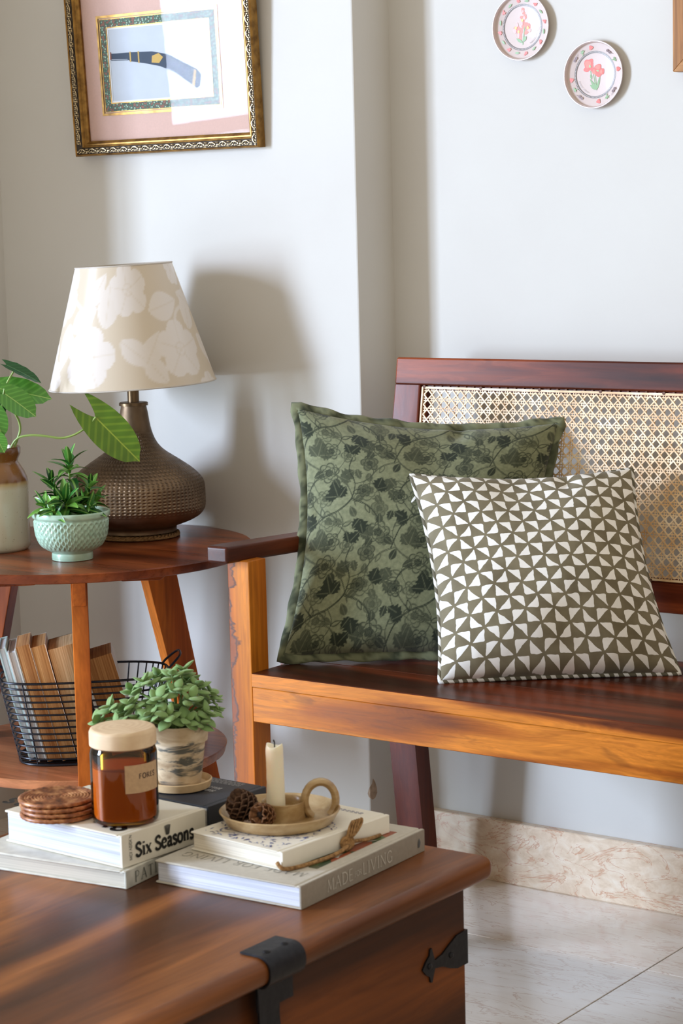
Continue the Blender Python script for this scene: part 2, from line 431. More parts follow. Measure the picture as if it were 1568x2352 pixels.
# recessed ledge the cane is laced into
g = G(); xa, xb, sa, sb = -2.062, BX1-0.054, S(0.600), S(0.898)
lw = 0.007
g.box(xa, xb, sb-lw, sb, -0.016, -0.006, 0, 1, MB); g.box(xa, xb, sa, sa+lw, -0.016, -0.006, 0, 1, MB)
g.box(xa, xa+lw, sa+lw, sb-lw, -0.016, -0.006, 0, 1, MB); g.box(xb-lw, xb, sa+lw, sb-lw, -0.016, -0.006, 0, 1, MB)
ledge = g.obj('cane_ledge', W_RAIL, bench)
t = NT('woven_cane'); nz = t.noise(t.coord('Object', (30, 30, 30)), 1, 3)
t.set(col=t.ramp(nz, [(0.3, lin(214, 172, 122)), (0.5, lin(236, 204, 160)), (0.7, lin(250, 232, 202))]), rough=0.4, spec=0.4); CANE = t.m
PITCH = 0.0163; g = G()
nx = int((xb-xa-2*lw)/PITCH); ns = int((sb-sa-2*lw)/PITCH); px_ = (xb-xa-2*lw)/nx; ps_ = (sb-sa-2*lw)/ns
ox, os_ = xa+lw, sa+lw
def strand(p, q, w, d, th=0.0006):
    p = Vector((p[0], p[1], d)); q = Vector((q[0], q[1], d)); u_ = (q-p); u_.z = 0; u_.normalize(); n_ = Vector((-u_.y, u_.x, 0))*w/2
    a = [p-n_, q-n_, q+n_, p+n_]
    g.add([x-Vector((0, 0, th)) for x in a]+[x for x in a], [(3, 2, 1, 0), (4, 5, 6, 7), (0, 1, 5, 4), (1, 2, 6, 5), (2, 3, 7, 6), (3, 0, 4, 7)], MB)
SW = 0.0017
for i in range(nx+1):
    for o_ in (-0.0021, 0.0021): strand((ox+i*px_+o_, sa+.003), (ox+i*px_+o_, sb-.003), SW, -0.0052)
for j in range(ns+1):
    for o_ in (-0.0021, 0.0021): strand((xa+.003, os_+j*ps_+o_), (xb-.003, os_+j*ps_+o_), SW, -0.0044)
for sgn in (1, -1):
    for k in range(-ns-1, nx+ns+1):
        # diagonals through the middles of the crossings
        i0 = k+0.5
        a0, b0 = (i0, 0.0), (i0+sgn*ns, ns)
        (xA, sA), (xB, sB) = (ox+a0[0]*px_, os_), (ox+b0[0]*px_, os_+ns*ps_)
        lo_x, hi_x = ox, ox+nx*px_
        tt = [0.0, 1.0]
        dx = xB-xA
        if dx > 0: t0, t1 = max(0, (lo_x-xA)/dx), min(1, (hi_x-xA)/dx)
        else: t0, t1 = max(0, (hi_x-xA)/dx), min(1, (lo_x-xA)/dx)
        if t1-t0 < 0.02: continue
        pA = (xA+dx*t0, sA+(sB-sA)*t0); pB = (xA+dx*t1, sA+(sB-sA)*t1)
        strand(pA, pB, 0.0023, -0.0036 if sgn > 0 else -0.0029)
# binder cane round the edge
for p, q in (((xa+.003, sb-.0035), (xb-.003, sb-.0035)), ((xa+.003, sa+.0035), (xb-.003, sa+.0035)), ((xa+.0035, sa+.003), (xa+.0035, sb-.003)), ((xb-.0035, sa+.003), (xb-.0035, sb-.003))):
    strand(p, q, 0.0030, -0.0022, 0.0012)
stuff(g.obj('cane_weave', CANE, bench))
g = G()
for i in range(nx+1):
    big = (i % 7 == 0); r_ = 0.0028 if big else 0.0021
    for s_ in (sb-.0022, sa+.0022):
        g.lathe([(r_, -0.006), (r_, -0.0016 if big else -0.0035)], 8, MB @ Matrix.Translation((ox+i*px_, s_ + (0.0 if big else 0.0012), 0)))
stuff(g.obj('cane_pegs', plain('peg_brown', (96, 56, 30), 0.6), bench))

# ================================================================== SIDE TABLE
W_TAB = wood('table_wood_top', (158, 84, 42), (122, 58, 28), (78, 34, 18), 0, 0.8, 0.28, 0.4, 0.0, 1.2)
W_TLEG = wood('table_wood_leg', (206, 116, 44), (176, 88, 30), (122, 56, 18), 2, 0.7, 0.36, 0.15)
W_SHELF = wood('table_wood_shelf', (196, 132, 92), (172, 106, 70), (134, 76, 48), 0, 0.7, 0.3, 0.3)
TC = Vector((-2.5987, 2.7533, 0)); TZ = 0.621; TR = 0.308
table = thing('side_table', 'round wooden side table on three splayed legs with a lower shelf', 'side table', (TC.x, TC.y, 0))
MT = Matrix.Translation((TC.x, TC.y, 0))
def disc(z0, z1, r, bev=0.002):
    return [(0, z0), (r-bev*1.5-0.004, z0), (r-0.004, z0+bev), (r, z1-bev), (r-bev, z1), (0, z1)]
G().lathe(disc(TZ-0.017, TZ, TR), 96, MT).obj('table_top', W_TAB, table, True)
G().lathe(disc(0.244, 0.262, 0.252), 80, MT).obj('shelf', W_SHELF, table, True)
def leg_r(z): return 0.186+(0.6-z)*0.20
for azm in (-47, 73, 193):
    a = math.radians(azm); er = Vector((math.cos(a), math.sin(a), 0)); et = Vector((-er.y, er.x, 0))
    th = 0.0140
    def Q(r, tt, z): return TC + er*r + et*tt + Vector((0, 0, z))
    g = G(); zt, zb = TZ-0.017, 0.0
    g.hexa([Q(leg_r(0)-.040, -th, 0), Q(leg_r(0), -th, 0), Q(leg_r(0), th, 0), Q(leg_r(0)-.040, th, 0),
            Q(leg_r(zt)-.066, -th, zt), Q(leg_r(zt), -th, zt), Q(leg_r(zt), th, zt), Q(leg_r(zt)-.066, th, zt)], 0.002, 2)
    lg = g.obj('leg', W_TLEG, table, True)
    g = G()
    g.hexa([Q(leg_r(.548)-.004, -th*.8, .548), Q(leg_r(.548)+.001, -th*.8, .548), Q(leg_r(.548)+.001, th*.8, .548), Q(leg_r(.548)-.004, th*.8, .548),
            Q(leg_r(zt)-.01, -th*.8, zt), Q(leg_r(zt)+.045, -th*.8, zt), Q(leg_r(zt)+.045, th*.8, zt), Q(leg_r(zt)-.01, th*.8, zt)], 0.001, 1)
    g.obj('brace', W_TLEG, lg, True)
vd = Vector((0.68, -0.733, 0)); vr = Vector((0.733, 0.68, 0))
for off in (-0.105, 0.105):
    g = G(); zt = TZ-0.017
    def Q(u_, w_, z): return TC+vd*u_+vr*(off+w_)+Vector((0, 0, z))
    for u0 in (0.0,):
        L, hw, ch = 0.21, 0.052, 0.02
        pts = [Q(-L+ch, -hw+ch, zt-.018), Q(L-ch, -hw+ch, zt-.018), Q(L-ch, hw-ch, zt-.018), Q(-L+ch, hw-ch, zt-.018),
               Q(-L, -hw, zt), Q(L, -hw, zt), Q(L, hw, zt), Q(-L, hw, zt)]
        g.hexa(pts, 0.001, 1)
    g.obj('batten', W_TAB, table, True)

# ================================================================== CHEST
W_CHT = wood('chest_wood_top', (152, 94, 48), (108, 62, 30), (64, 37, 22), 1, 0.62, 0.34, 0.3, 0.0, 2.0, (0, 0, 0), 1.6)
W_CHB = wood('chest_wood_body', (132, 74, 30), (98, 52, 20), (60, 31, 14), 1, 0.6, 0.42, 0.1, 0.0, 1.6, (0, 0, 0), 1.5)
CZ = 0.385
CX0, CX1, CY0, CY1 = -1.985, -1.428, 1.375, 2.187
chest = thing('trunk', 'dark brown wooden trunk used as a coffee table under stacked books', 'trunk', ((CX0+CX1)/2, (CY0+CY1)/2, 0))
g = G(); g.box(CX0, CX1, CY0, CY1, 0.012, CZ-0.0295, 0.0025, 2); g.obj('body', W_CHB, chest, True)
g = G(); g.box(CX0-0.027, CX1+0.030, CY0-0.027, CY1+0.027, CZ-0.031, CZ, 0.0135, 6); g.obj('lid', W_CHT, chest, True, sharp=60)
g = G(); g.box(CX0-0.006, CX1+0.009, CY0-0.006, CY1+0.006, CZ-0.038, CZ-0.031, 0.003, 2); g.obj('moulding', W_CHB, chest, True)
for x in (CX0+.03, CX1-.03):
    for y in (CY0+.03, CY1-.03): G().box(x-.025, x+.025, y-.025, y+.025, 0, 0.0125, 0.002, 1).obj('foot', W_CHB, chest, True)
IRON = plain('black_iron', (38, 38, 42), 0.42, 0.2, 120, 0.15, metal=0.75)
# hasp: strap bent round the lid edge, then a flared plate down the front
hy = 1.783; hw = 0.032
hasp = G()
path = []
xo = CX1+0.030+0.0012; zt_, zb_ = CZ+0.0012, CZ-0.031-0.0012; r_ = 0.0148
path.append((xo-0.040, zt_)); path.append((xo-r_, zt_))
for k in range(1, 9): a = PI/2-k*PI/2/8; path.append((xo-r_+r_*math.cos(a), zt_-r_+r_*math.sin(a)))
for k in range(0, 9): a = -k*PI/2/8; path.append((xo-r_+r_*math.cos(a), zb_+r_+r_*math.sin(a)))
path.append((CX1+0.0115, zb_-0.001)); path.append((CX1+0.0115, zb_-0.03))
P1 = [[Vector((x, hy-hw, z)), Vector((x, hy+hw, z))] for x, z in path]
th = 0.0022
outer = P1; inner = []
for i, (x, z) in enumerate(path):
    a = Vector((path[min(i+1, len(path)-1)][0]-path[max(i-1, 0)][0], path[min(i+1, len(path)-1)][1]-path[max(i-1, 0)][1])).normalized()
    nx_, nz_ = -a.y, a.x
    inner.append((x-(-nx_)*0-(nx_*-th), z-(nz_*-th)))
gg = G()
ring = [[Vector((x, hy-hw, z)), Vector((x, hy+hw, z)), Vector((xi, hy+hw, zi)), Vector((xi, hy-hw, zi)), Vector((x, hy-hw, z))] for (x, z), (xi, zi) in zip(path, inner)]
gg.grid(ring)
hs = gg.obj('hasp', IRON, chest, True, sharp=30)
g = G(); x = CX1+0.0115
pts = [(-hw*.62, 0), (-hw*.55, -.04), (-hw*.75, -.10), (-hw*1.15, -.17), (-hw*.9, -.20), (0, -.215), (hw*.9, -.20), (hw*1.15, -.17), (hw*.75, -.10), (hw*.55, -.04), (hw*.62, 0)]
g.prism(pts, 0.003, frame_mat((x, hy-0.012, zb_-0.002), (0, 1, 0), (0, 0, 1), (1, 0, 0)))
g.obj('hasp_plate', IRON, hs, False)
for yy in (hy-0.016, hy+0.016):
    G().blob((xo-0.0155, yy, zt_+0.0015), (0.005, 0.005, 0.0028), 10, 6).obj('rivet', IRON, hs, True)
# corner strap hinges wrapping the trunk's edges
def strap(y_edge, s):
    zc = 0.268; o = frame_mat((CX1+0.0002, y_edge, zc), (0, s, 0), (0, 0, 1), (1, 0, 0))
    g = G()
    pts = [(0, 0.0225), (-0.022, 0.0215), (-0.040, 0.014), (-0.055, 0.007), (-0.072, 0.004), (-0.075, 0.012), (-0.0785, 0.0215), (-0.082, 0.0205), (-0.0835, 0.013),
           (-0.092, 0.007), (-0.099, -0.001), (-0.092, -0.009), (-0.0835, -0.014), (-0.082, -0.0215), (-0.0785, -0.0225), (-0.075, -0.013), (-0.072, -0.006), (-0.055, -0.009), (-0.040, -0.0155), (-0.022, -0.021), (0, -0.0215)]
    if s < 0: pts = pts[::-1]
    g.prism(pts, 0.0024, o)
    st = g.obj('corner_strap', IRON, chest)
    y0, y1 = sorted((y_edge, y_edge+s*0.0024))
    G().box(CX1-0.06, CX1+0.0026, y0, y1, zc-0.0215, zc+0.0225).obj('return_plate', IRON, st)
    for dx in (-0.036, -0.084):
        G().blob((CX1+0.0026, y_edge+s*dx, zc), (0.0026, 0.0042, 0.0042), 10, 6).obj('bolt', IRON, st, True)
strap(CY1, 1); strap(CY0, -1)

# ================================================================== LETTERING (own stroke letters)
GL = {}
def _gl(ch, w, strokes): GL[ch] = (w, strokes)
# stroke: (weight, [points], curved?)  weight T thick / t thin
_gl('M', 1.0, [('t', [(.10, 0), (.14, 1)], 0), ('T', [(.16, 1), (.50, .06)], 0), ('t', [(.50, .06), (.84, 1)], 0), ('T', [(.86, 1), (.90, 0)], 0), ('s', [(.0, 0), (.2, 0)], 0), ('s', [(.78, 0), (1.0, 0)], 0)])
_gl('A', .86, [('t', [(.06, 0), (.43, 1)], 0), ('T', [(.43, 1), (.80, 0)], 0), ('t', [(.19, .36), (.67, .36)], 0), ('s', [(-.04, 0), (.17, 0)], 0), ('s', [(.68, 0), (.9, 0)], 0)])
_gl('D', .86, [('T', [(.14, 0), (.14, 1)], 0), ('T', [(.14, .98), (.5, .95), (.76, .72), (.78, .5), (.76, .28), (.5, .05), (.14, .02)], 1), ('s', [(.02, 0), (.2, 0)], 0), ('s', [(.02, 1), (.2, 1)], 0)])
_gl('E', .68, [('T', [(.14, 0), (.14, 1)], 0), ('t', [(.14, .98), (.58, .98)], 0), ('t', [(.14, .52), (.5, .52)], 0), ('t', [(.14, .02), (.6, .02)], 0)])
_gl('F', .64, [('T', [(.14, 0), (.14, 1)], 0), ('t', [(.14, .98), (.58, .98)], 0), ('t', [(.14, .52), (.5, .52)], 0), ('s', [(.03, 0), (.25, 0)], 0)])
_gl('L', .64, [('T', [(.14, 0), (.14, 1)], 0), ('t', [(.14, .02), (.58, .02)], 0), ('s', [(.03, 1), (.25, 1)], 0)])
_gl('I', .32, [('T', [(.16, 0), (.16, 1)], 0), ('s', [(.04, 0), (.28, 0)], 0), ('s', [(.04, 1), (.28, 1)], 0)])
_gl('V', .84, [('T', [(.06, 1), (.42, .02)], 0), ('t', [(.42, .02), (.78, 1)], 0), ('s', [(-.04, 1), (.17, 1)], 0), ('s', [(.68, 1), (.88, 1)], 0)])
_gl('N', .90, [('t', [(.12, 0), (.12, 1)], 0), ('T', [(.12, 1), (.78, .02)], 0), ('t', [(.78, 0), (.78, 1)], 0), ('s', [(.02, 0), (.22, 0)], 0), ('s', [(.68, 1), (.88, 1)], 0)])
_gl('G', .88, [('T', [(.76, .80), (.6, .96), (.45, .99), (.2, .86), (.09, .5), (.2, .14), (.45, .01), (.64, .05), (.76, .16)], 1), ('T', [(.76, .02), (.76, .42)], 0), ('s', [(.62, .42), (.88, .42)], 0)])
_gl('O', .90, [('T', [(.45, .99), (.2, .88), (.08, .5), (.2, .12), (.45, .01), (.7, .12), (.82, .5), (.7, .88), (.45, .99)], 1)])
_gl('R', .78, [('T', [(.14, 0), (.14, 1)], 0), ('t', [(.14, .97), (.45, .96), (.62, .76), (.45, .54), (.14, .52)], 1), ('T', [(.38, .52), (.72, 0)], 0), ('s', [(.03, 0), (.25, 0)], 0)])
_gl('P', .72, [('T', [(.14, 0), (.14, 1)], 0), ('t', [(.14, .97), (.46, .96), (.64, .73), (.46, .5), (.14, .48)], 1), ('s', [(.03, 0), (.26, 0)], 0)])
_gl('T', .74, [('T', [(.37, 0), (.37, 1)], 0), ('t', [(.03, .97), (.71, .97)], 0), ('s', [(.25, 0), (.49, 0)], 0), ('s', [(.03, .84), (.03, .98)], 0), ('s', [(.71, .84), (.71, .98)], 0)])
_gl('C', .82, [('T', [(.74, .80), (.6, .96), (.45, .99), (.2, .86), (.09, .5), (.2, .14), (.45, .01), (.64, .05), (.76, .2)], 1)])
_gl('S', .66, [('T', [(.56, .80), (.44, .97), (.28, .98), (.12, .86), (.12, .68), (.30, .54), (.48, .42), (.58, .26), (.50, .08), (.32, .01), (.16, .05), (.07, .2)], 1), ('s', [(.56, .78), (.56, .98)], 0), ('s', [(.07, .02), (.07, .24)], 0)])
_gl('i', .38, [('T', [(.2, 0), (.2, .66)], 0), ('T', [(.2, .84), (.2, .97)], 0), ('s', [(.06, 0), (.34, 0)], 0), ('s', [(.06, .66), (.2, .66)], 0)])
_gl('x', .64, [('T', [(.1, .66), (.52, .0)], 0), ('t', [(.52, .66), (.1, .0)], 0), ('s', [(.02, .0), (.2, .0)], 0), ('s', [(.42, .0), (.62, .0)], 0), ('s', [(.02, .66), (.2, .66)], 0), ('s', [(.42, .66), (.6, .66)], 0)])
_gl('e', .58, [('t', [(.1, .36), (.5, .36)], 0), ('T', [(.5, .36), (.46, .58), (.3, .67), (.14, .55), (.08, .33), (.15, .1), (.32, 0), (.5, .12)], 1)])
_gl('a', .60, [('T', [(.12, .52), (.22, .66), (.38, .64), (.43, .5), (.43, .12), (.5, .01), (.58, .05)], 1), ('T', [(.43, .38), (.2, .32), (.1, .16), (.2, .01), (.36, .06), (.43, .16)], 1)])
_gl('s', .50, [('T', [(.42, .54), (.32, .66), (.18, .65), (.1, .54), (.16, .42), (.34, .30), (.42, .16), (.34, .02), (.18, .0), (.08, .12)], 1), ('s', [(.42, .5), (.42, .66)], 0), ('s', [(.08, 0), (.08, .16)], 0)])
_gl('o', .62, [('T', [(.31, .67), (.15, .58), (.08, .33), (.15, .09), (.31, 0), (.47, .09), (.54, .33), (.47, .58), (.31, .67)], 1)])
_gl('n', .68, [('T', [(.16, 0), (.16, .66)], 0), ('T', [(.16, .48), (.28, .63), (.42, .64), (.5, .5), (.5, 0)], 1), ('s', [(.04, 0), (.28, 0)], 0), ('s', [(.38, 0), (.62, 0)], 0), ('s', [(.04, .66), (.16, .66)], 0)])
_gl(' ', .34, [])
def letters(g, text, M, h, T, t_, s_, track=0.06, wrap=None, depth=0.00035):
    """adds the word as flat strokes in local XY of M (x along the line, y up the letter); wrap = radius when bent round a vertical cylinder"""
    x = 0.0
    for ch in text:
        w, strokes = GL[ch]
        for wt, pts, curved in strokes:
            wd = {'T': T, 't': t_, 's': s_}[wt]
            P = [Vector((p[0], p[1], 0)) for p in pts]
            if curved: P = catmull(P, 5)
            n = len(P); L = []; R_ = []
            for i in range(n):
                d = (P[min(i+1, n-1)]-P[max(i-1, 0)]).normalized(); q = Vector((-d.y, d.x, 0))*wd/2
                L.append(P[i]+q); R_.append(P[i]-q)
            vs = []
            for a in L+R_:
                X = (x+a.x)*h; Y = a.y*h
                if wrap: vs.append(M @ Vector((wrap*math.sin(X/wrap), Y, wrap*math.cos(X/wrap)-wrap)))
                else: vs.append(M @ Vector((X, Y, depth)))
            g.add(vs, [(n+i, n+i+1, i+1, i) for i in range(n-1)])
        x += w+track
    return x*h

# ================================================================== BOOKS ON THE TRUNK
def paper(name, rgb, dark):
    if name in MATS: return MATS[name]
    t = NT(name); nz = t.noise(t.coord('Object', (3, 3, 420)), 1.0, 3, 0.6)
    t.set(col=t.ramp(nz, [(0.35, lin(dark)), (0.6, lin(rgb))]), rough=0.8); t.bump(nz, 0.25, 0.0006); MATS[name] = t.m; return t.m
def book(name, label, corner, xdir, w, l, th, cover, pages, spine=None, board=0.0025, z=CZ, group=None, over=0.003):
    """corner = spine-side near corner on the ground plane; spine runs along ydir (l); the block goes along -xdir (w)"""
    xd = Vector((xdir[0], xdir[1], 0)).normalized(); yd = Vector((-xd.y, xd.x, 0))
    o = Vector((corner[0], corner[1], z)); M = frame_mat(o, xd, yd, (0, 0, 1))
    t = thing(name, label, 'book', o - xd*w/2 + yd*l/2, group)
    g = G().box(-w, 0, 0, l, 0, board, board*.4, 1, M); g.obj('back_cover', cover, t, True)
    g = G().box(-w, -0.008, 0, l, th-board, th, board*.4, 1, M)
    g.box(-0.006, 0, 0, l, th-board, th, board*.4, 1, M); g.box(-0.009, -0.005, 0.0004, l-0.0004, th-board, th-board*.45, 0, 1, M)
    g.obj('front_cover', cover, t, True)
    G().box(-0.0028, 0.0003, 0.0003, l-0.0003, 0.0002, th-0.0002, 0.001, 2, M).obj('spine', spine or cover, t, True)
    G().box(-w+over, -0.0028, over, l-over, board, th-board, 0, 1, M).obj('pages', pages, t)
    return t, M
WHITEP = paper('white_page_edges', (212, 216, 226), (176, 180, 194))
CREAMP = paper('cream_page_edges', (226, 218, 202), (196, 188, 172))
TANP = None
CZ += .0004; zA = CZ
# 1 lowest left: worn pale book
C_PALE = plain('worn_pale_cover', (214, 212, 202), 0.55, 0.12, 60)
pcor = az(290, 2043, zA); pk, PM = book('book', 'worn pale hardback at the bottom of the stack with the rattan coasters', pcor, (1, 0.12), 0.232, 0.150, 0.0225, C_PALE, paper('grey_page_edges', (206, 200, 186), (176, 170, 158)), plain('worn_grey_spine', (186, 184, 172), 0.6, 0.2, 50), 0.003)
g = G(); letters(g, 'PATI', PM @ frame_mat((0.0005, 0.018, 0.0045), (0, 1, 0), (0, 0, 1), (1, 0, 0)), 0.0135, .13, .05, .04, 0.28)
g.obj('lettering', plain('grey_print', (96, 98, 92), 0.6), pk)
# 2 Six Seasons
zB = CZ+0.0225
C_CREAM = plain('cream_book_cover', (226, 220, 204), 0.5, 0.03, 40)
s0 = az(281, 1996, zB); s1 = az(423, 1947, zB)
xd = Vector((s1.y-s0.y, -(s1.x-s0.x), 0)).normalized()
sx, SM = book('book', 'thick cream hardback printed Six Seasons under the amber candle', s0, xd, 0.208, 0.149, 0.041, C_CREAM, WHITEP, None, 0.003, zB)
BLACKINK = plain('black_ink', (22, 21, 20), 0.5)
spm = SM @ frame_mat((0.0008, 0, 0), (0, 1, 0), (0, 0, 1), (1, 0, 0))
g = G(); letters(g, 'Six Seasons', spm @ Matrix.Translation((0.0225, 0.0095, 0)), 0.0168, .21, .09, .07, 0.0)
g.obj('spine_title', BLACKINK, sx)
g = G(); letters(g, 'MCFADDEN', spm @ frame_mat((0.0165, 0.0075, 0), (0, 1, 0), (-1, 0, 0), (0, 0, 1)), 0.0042, .16, .08, .07, 0.12)
g.obj('author_name', plain('dark_grey_ink', (70, 68, 64), 0.6), sx)
# hazelnut-like emblem on the spine and cover, printed flat
g = G()
for k in range(11):
    a = -0.9+1.8*k/10; x = 0.079+0.0062*math.sin(a); zz = 0.0305
    ln = 0.0115*math.cos(a*0.6)
    g.add([spm @ Vector(p) for p in ((x-.00055, zz+ln*.55, .0004), (x+.00055, zz+ln*.55, .0004), (x*.4+.6*.079+.0012, zz-ln*.55, .0004), (x*.4+.6*.079-.0012, zz-ln*.55, .0004))], [(0, 1, 2, 3)])
g.obj('printed_emblem', plain('grey_ink', (104, 102, 96), 0.6), sx)
cvm = SM @ frame_mat((-0.014, 0.047, 0.041), (-1, 0, 0), (0, -1, 0), (0, 0, 1))
g = G(); letters(g, 'Six Seasons', cvm, 0.034, .20, .085, .06, 0.05)
g.obj('cover_title', BLACKINK, sx); g = G()
for k in range(9):
    p = [Vector((0.03+0.11*random.random(), -0.085+0.06*random.random(), 0)) for _ in range(1)]
    b0 = p[0]; pts = catmull([b0, b0+Vector((.012*random.uniform(-1, 1), .012, 0)), b0+Vector((.02*random.uniform(-1, 1), .026, 0))], 4)
    for a, b in zip(pts, pts[1:]):
        d = (b-a).normalized(); q = Vector((-d.y, d.x, 0))*.0005
        g.add([cvm @ (v_+Vector((0, 0, .00035))) for v_ in (a-q, b-q, b+q, a+q)], [(0, 1, 2, 3)])
stuff(g.obj('cover_sketch', BLACKINK, sx))
# 3 black book behind
C_BLK = plain('charcoal_book_cover', (44, 47, 54), 0.5, 0.05, 60)
zt = zB+0.041
bcor = az(469, 1866, zt); bcor2 = az(611, 1806, zt)
sxd = SM.col[0].to_3d(); syd = SM.col[1].to_3d(); sfar = s0+syd*.149; xd = Vector((1, -.02, 0)).normalized()
by0 = max(sfar.y, (sfar-sxd*.208).y-.205*.02)+.0008; blen = bcor2.y-by0
bk, BM = book('book', 'thick charcoal book carrying the succulent pot', (bcor2.x-.002, by0), xd, 0.205, blen, zt-CZ, C_BLK, CREAMP, None, 0.003, CZ)
g = G(); cm = BM @ frame_mat((-0.03, 0.062, zt-CZ), (-1, 0, 0), (0, -1, 0), (0, 0, 1))
# unreadable small print and title strokes as they show in the photo
for r in range(4):
    x = 0.0
    while x < 0.062:
        w = random.uniform(.003, .008); g.add([cm @ Vector(p) for p in ((x, -.036-r*.0042, .0003), (x+w, -.036-r*.0042, .0003), (x+w, -.0348-r*.0042, .0003), (x, -.0348-r*.0042, .0003))], [(0, 1, 2, 3)]); x += w+.0016
for r, n in ((0, 6), (1, 5)):
    for k in range(n):
        x = .012+k*.0082; y = -.004-r*.013
        for dx, w in ((0, .0022), (.0042, .0016)):
            g.add([cm @ Vector(p) for p in ((x+dx, y, .0003), (x+dx+w, y, .0003), (x+dx+w, y+.0085, .0003), (x+dx, y+.0085, .0003))], [(0, 1, 2, 3)])
        yy = y+(.0068 if k % 2 else .003)
        g.add([cm @ Vector(p) for p in ((x, yy, .0003), (x+.005, yy, .0003), (x+.005, yy+.0015, .0003), (x, yy+.0015, .0003))], [(0, 1, 2, 3)])
g.obj('lettering', plain('white_ink', (190, 190, 192), 0.6), bk)
# 4 Made for Living
C_GREY = plain('warm_grey_linen_cover', (190, 184, 172), 0.6, 0.05, 150, 0.1)
C_SPG = plain('taupe_linen_spine', (148, 140, 128), 0.65, 0.06, 150, 0.1)
m0 = az(691.5, 2090.4, CZ); m1 = az(975.6, 1953.6, CZ)
xd = Vector((m1.y-m0.y, -(m1.x-m0.x), 0)).normalized(); ml = (m1-m0).length
mk, MM = book('book', 'large grey linen hardback with Made for Living on its spine', m0, xd, 0.216, ml, 0.0287, C_GREY, WHITEP, C_SPG, 0.0028)
spm = MM @ frame_mat((0.0008, 0, 0), (0, 1, 0), (0, 0, 1), (1, 0, 0))
PALE = plain('pale_foil', (206, 202, 192), 0.45)
g = G(); x = letters(g, 'MADE', spm @ Matrix.Translation((0.053, 0.0075, 0)), 0.0145, .085, .05, .04, 0.14)
x2 = letters(g, 'FOR', spm @ Matrix.Translation((0.053+x+.001, 0.0098, 0)), 0.0066, .09, .06, .04, 0.02)
letters(g, 'LIVING', spm @ Matrix.Translation((0.053+x+x2+.003, 0.0075, 0)), 0.0145, .085, .05, .04, 0.14)
g.obj('spine_title', PALE, mk)
g = G(); pm = spm @ Matrix.Translation((ml-0.018, 0.0085, 0.0004))
g.add([pm @ Vector(p) for p in ((0, 0, 0), (.004, 0, 0), (.006, .006, 0), (.003, .012, 0), (.0005, .007, 0))], [(0, 1, 2, 3, 4)])
g.obj('publisher_mark', plain('slate_ink', (84, 88, 92), 0.6), mk)
cvm = MM @ frame_mat((-0.020, 0.0455, 0.0287), (-1, 0, 0), (0, -1, 0), (0, 0, 1))
g = G(); letters(g, 'MADE FOR LIVING', cvm, 0.0148, .09, .05, .04, 0.14)
g.obj('cover_title', plain('soft_grey_ink', (140, 136, 128), 0.6), mk)
t = NT('cover_photograph'); vv = t.n('ShaderNodeTexVoronoi', i_Vector=t.coord('Object', (60, 40, 1)), i_Scale=1.0)
t.set(col=t.ramp(t.n('ShaderNodeSeparateColor', i_0=vv.outputs['Color']).outputs[0], [(0.0, lin(40, 66, 38)), (0.25, lin(86, 104, 66)), (0.45, lin(196, 190, 176)), (0.6, lin(150, 78, 48)), (0.78, lin(70, 78, 50)), (1, lin(226, 220, 208))], 'CONSTANT'), rough=0.4)
G().box(-0.20, -0.022, 0.066, ml-0.03, 0.0286, 0.0290, 0, 1, MM).obj('cover_photo', t.m, mk)
# 5 white book with blue foliage print
zC = CZ+0.0287
C_WHT = plain('ivory_book_cover', (232, 227, 214), 0.5, 0.02, 60)
w0 = az(649, 2001, zC+.0); w1 = az(895, 1912, zC)
xd = Vector((w1.y-w0.y, -(w1.x-w0.x), 0)).normalized(); wl = (w1-w0).length
wk, WMx = book('book', 'ivory hardback with blue leaf print beneath the clay candle holder', w0, xd, 0.152, wl, 0.0232, C_WHT, CREAMP, None, 0.0022, zC)
g = G(); cm = WMx @ frame_mat((0, 0, 0.0232), (1, 0, 0), (0, 1, 0), (0, 0, 1)); rb = random.Random(3)
for k in range(330):
    c0 = Vector((-rb.uniform(.012, .142), rb.uniform(.008, wl*.66), 0)); a = rb.uniform(0, 6.3); L = rb.uniform(.003, .0085); w = L*rb.uniform(.2, .42)
    d = Vector((math.cos(a), math.sin(a), 0)); q = Vector((-d.y, d.x, 0)); dz = Vector((0, 0, .0003+.00002*(k % 5)))
    g.cur = rb.choice((0, 0, 1, 2))
    if k % 4 == 3:
        pts = catmull([c0, c0+d*L+q*L*.4, c0+d*L*2.2-q*L*.3], 4)
        for p, r in zip(pts, pts[1:]):
            e = (r-p).normalized(); n_ = Vector((-e.y, e.x, 0))*.0004
            g.add([cm @ (v_+dz) for v_ in (p-n_, r-n_, r+n_, p+n_)], [(0, 1, 2, 3)])
    else:
        g.add([cm @ (v_+dz) for v_ in (c0-d*L*.6, c0-q*w*.5-d*L*.1, c0-q*w*.3+d*L*.3, c0+d*L*.6, c0+q*w*.3+d*L*.3, c0+q*w*.5-d*L*.1)], [(0, 1, 2, 3, 4, 5)])
g.cur = 0
for r in range(2):
    for k in range(8): g.add([cm @ Vector(p) for p in ((-.03-k*.007, wl-.02+r*.004, .0003), (-.035-k*.007, wl-.02+r*.004, .0003), (-.035-k*.007, wl-.0185+r*.004, .0003), (-.03-k*.007, wl-.0185+r*.004, .0003))], [(3, 2, 1, 0)])
stuff(g.obj('printed_leaves', [plain('blue_ink', (74, 86, 140), 0.6), plain('deep_blue_ink', (48, 56, 110), 0.6), plain('pale_blue_ink', (142, 150, 184), 0.6)], wk))
zD = zC+0.0232
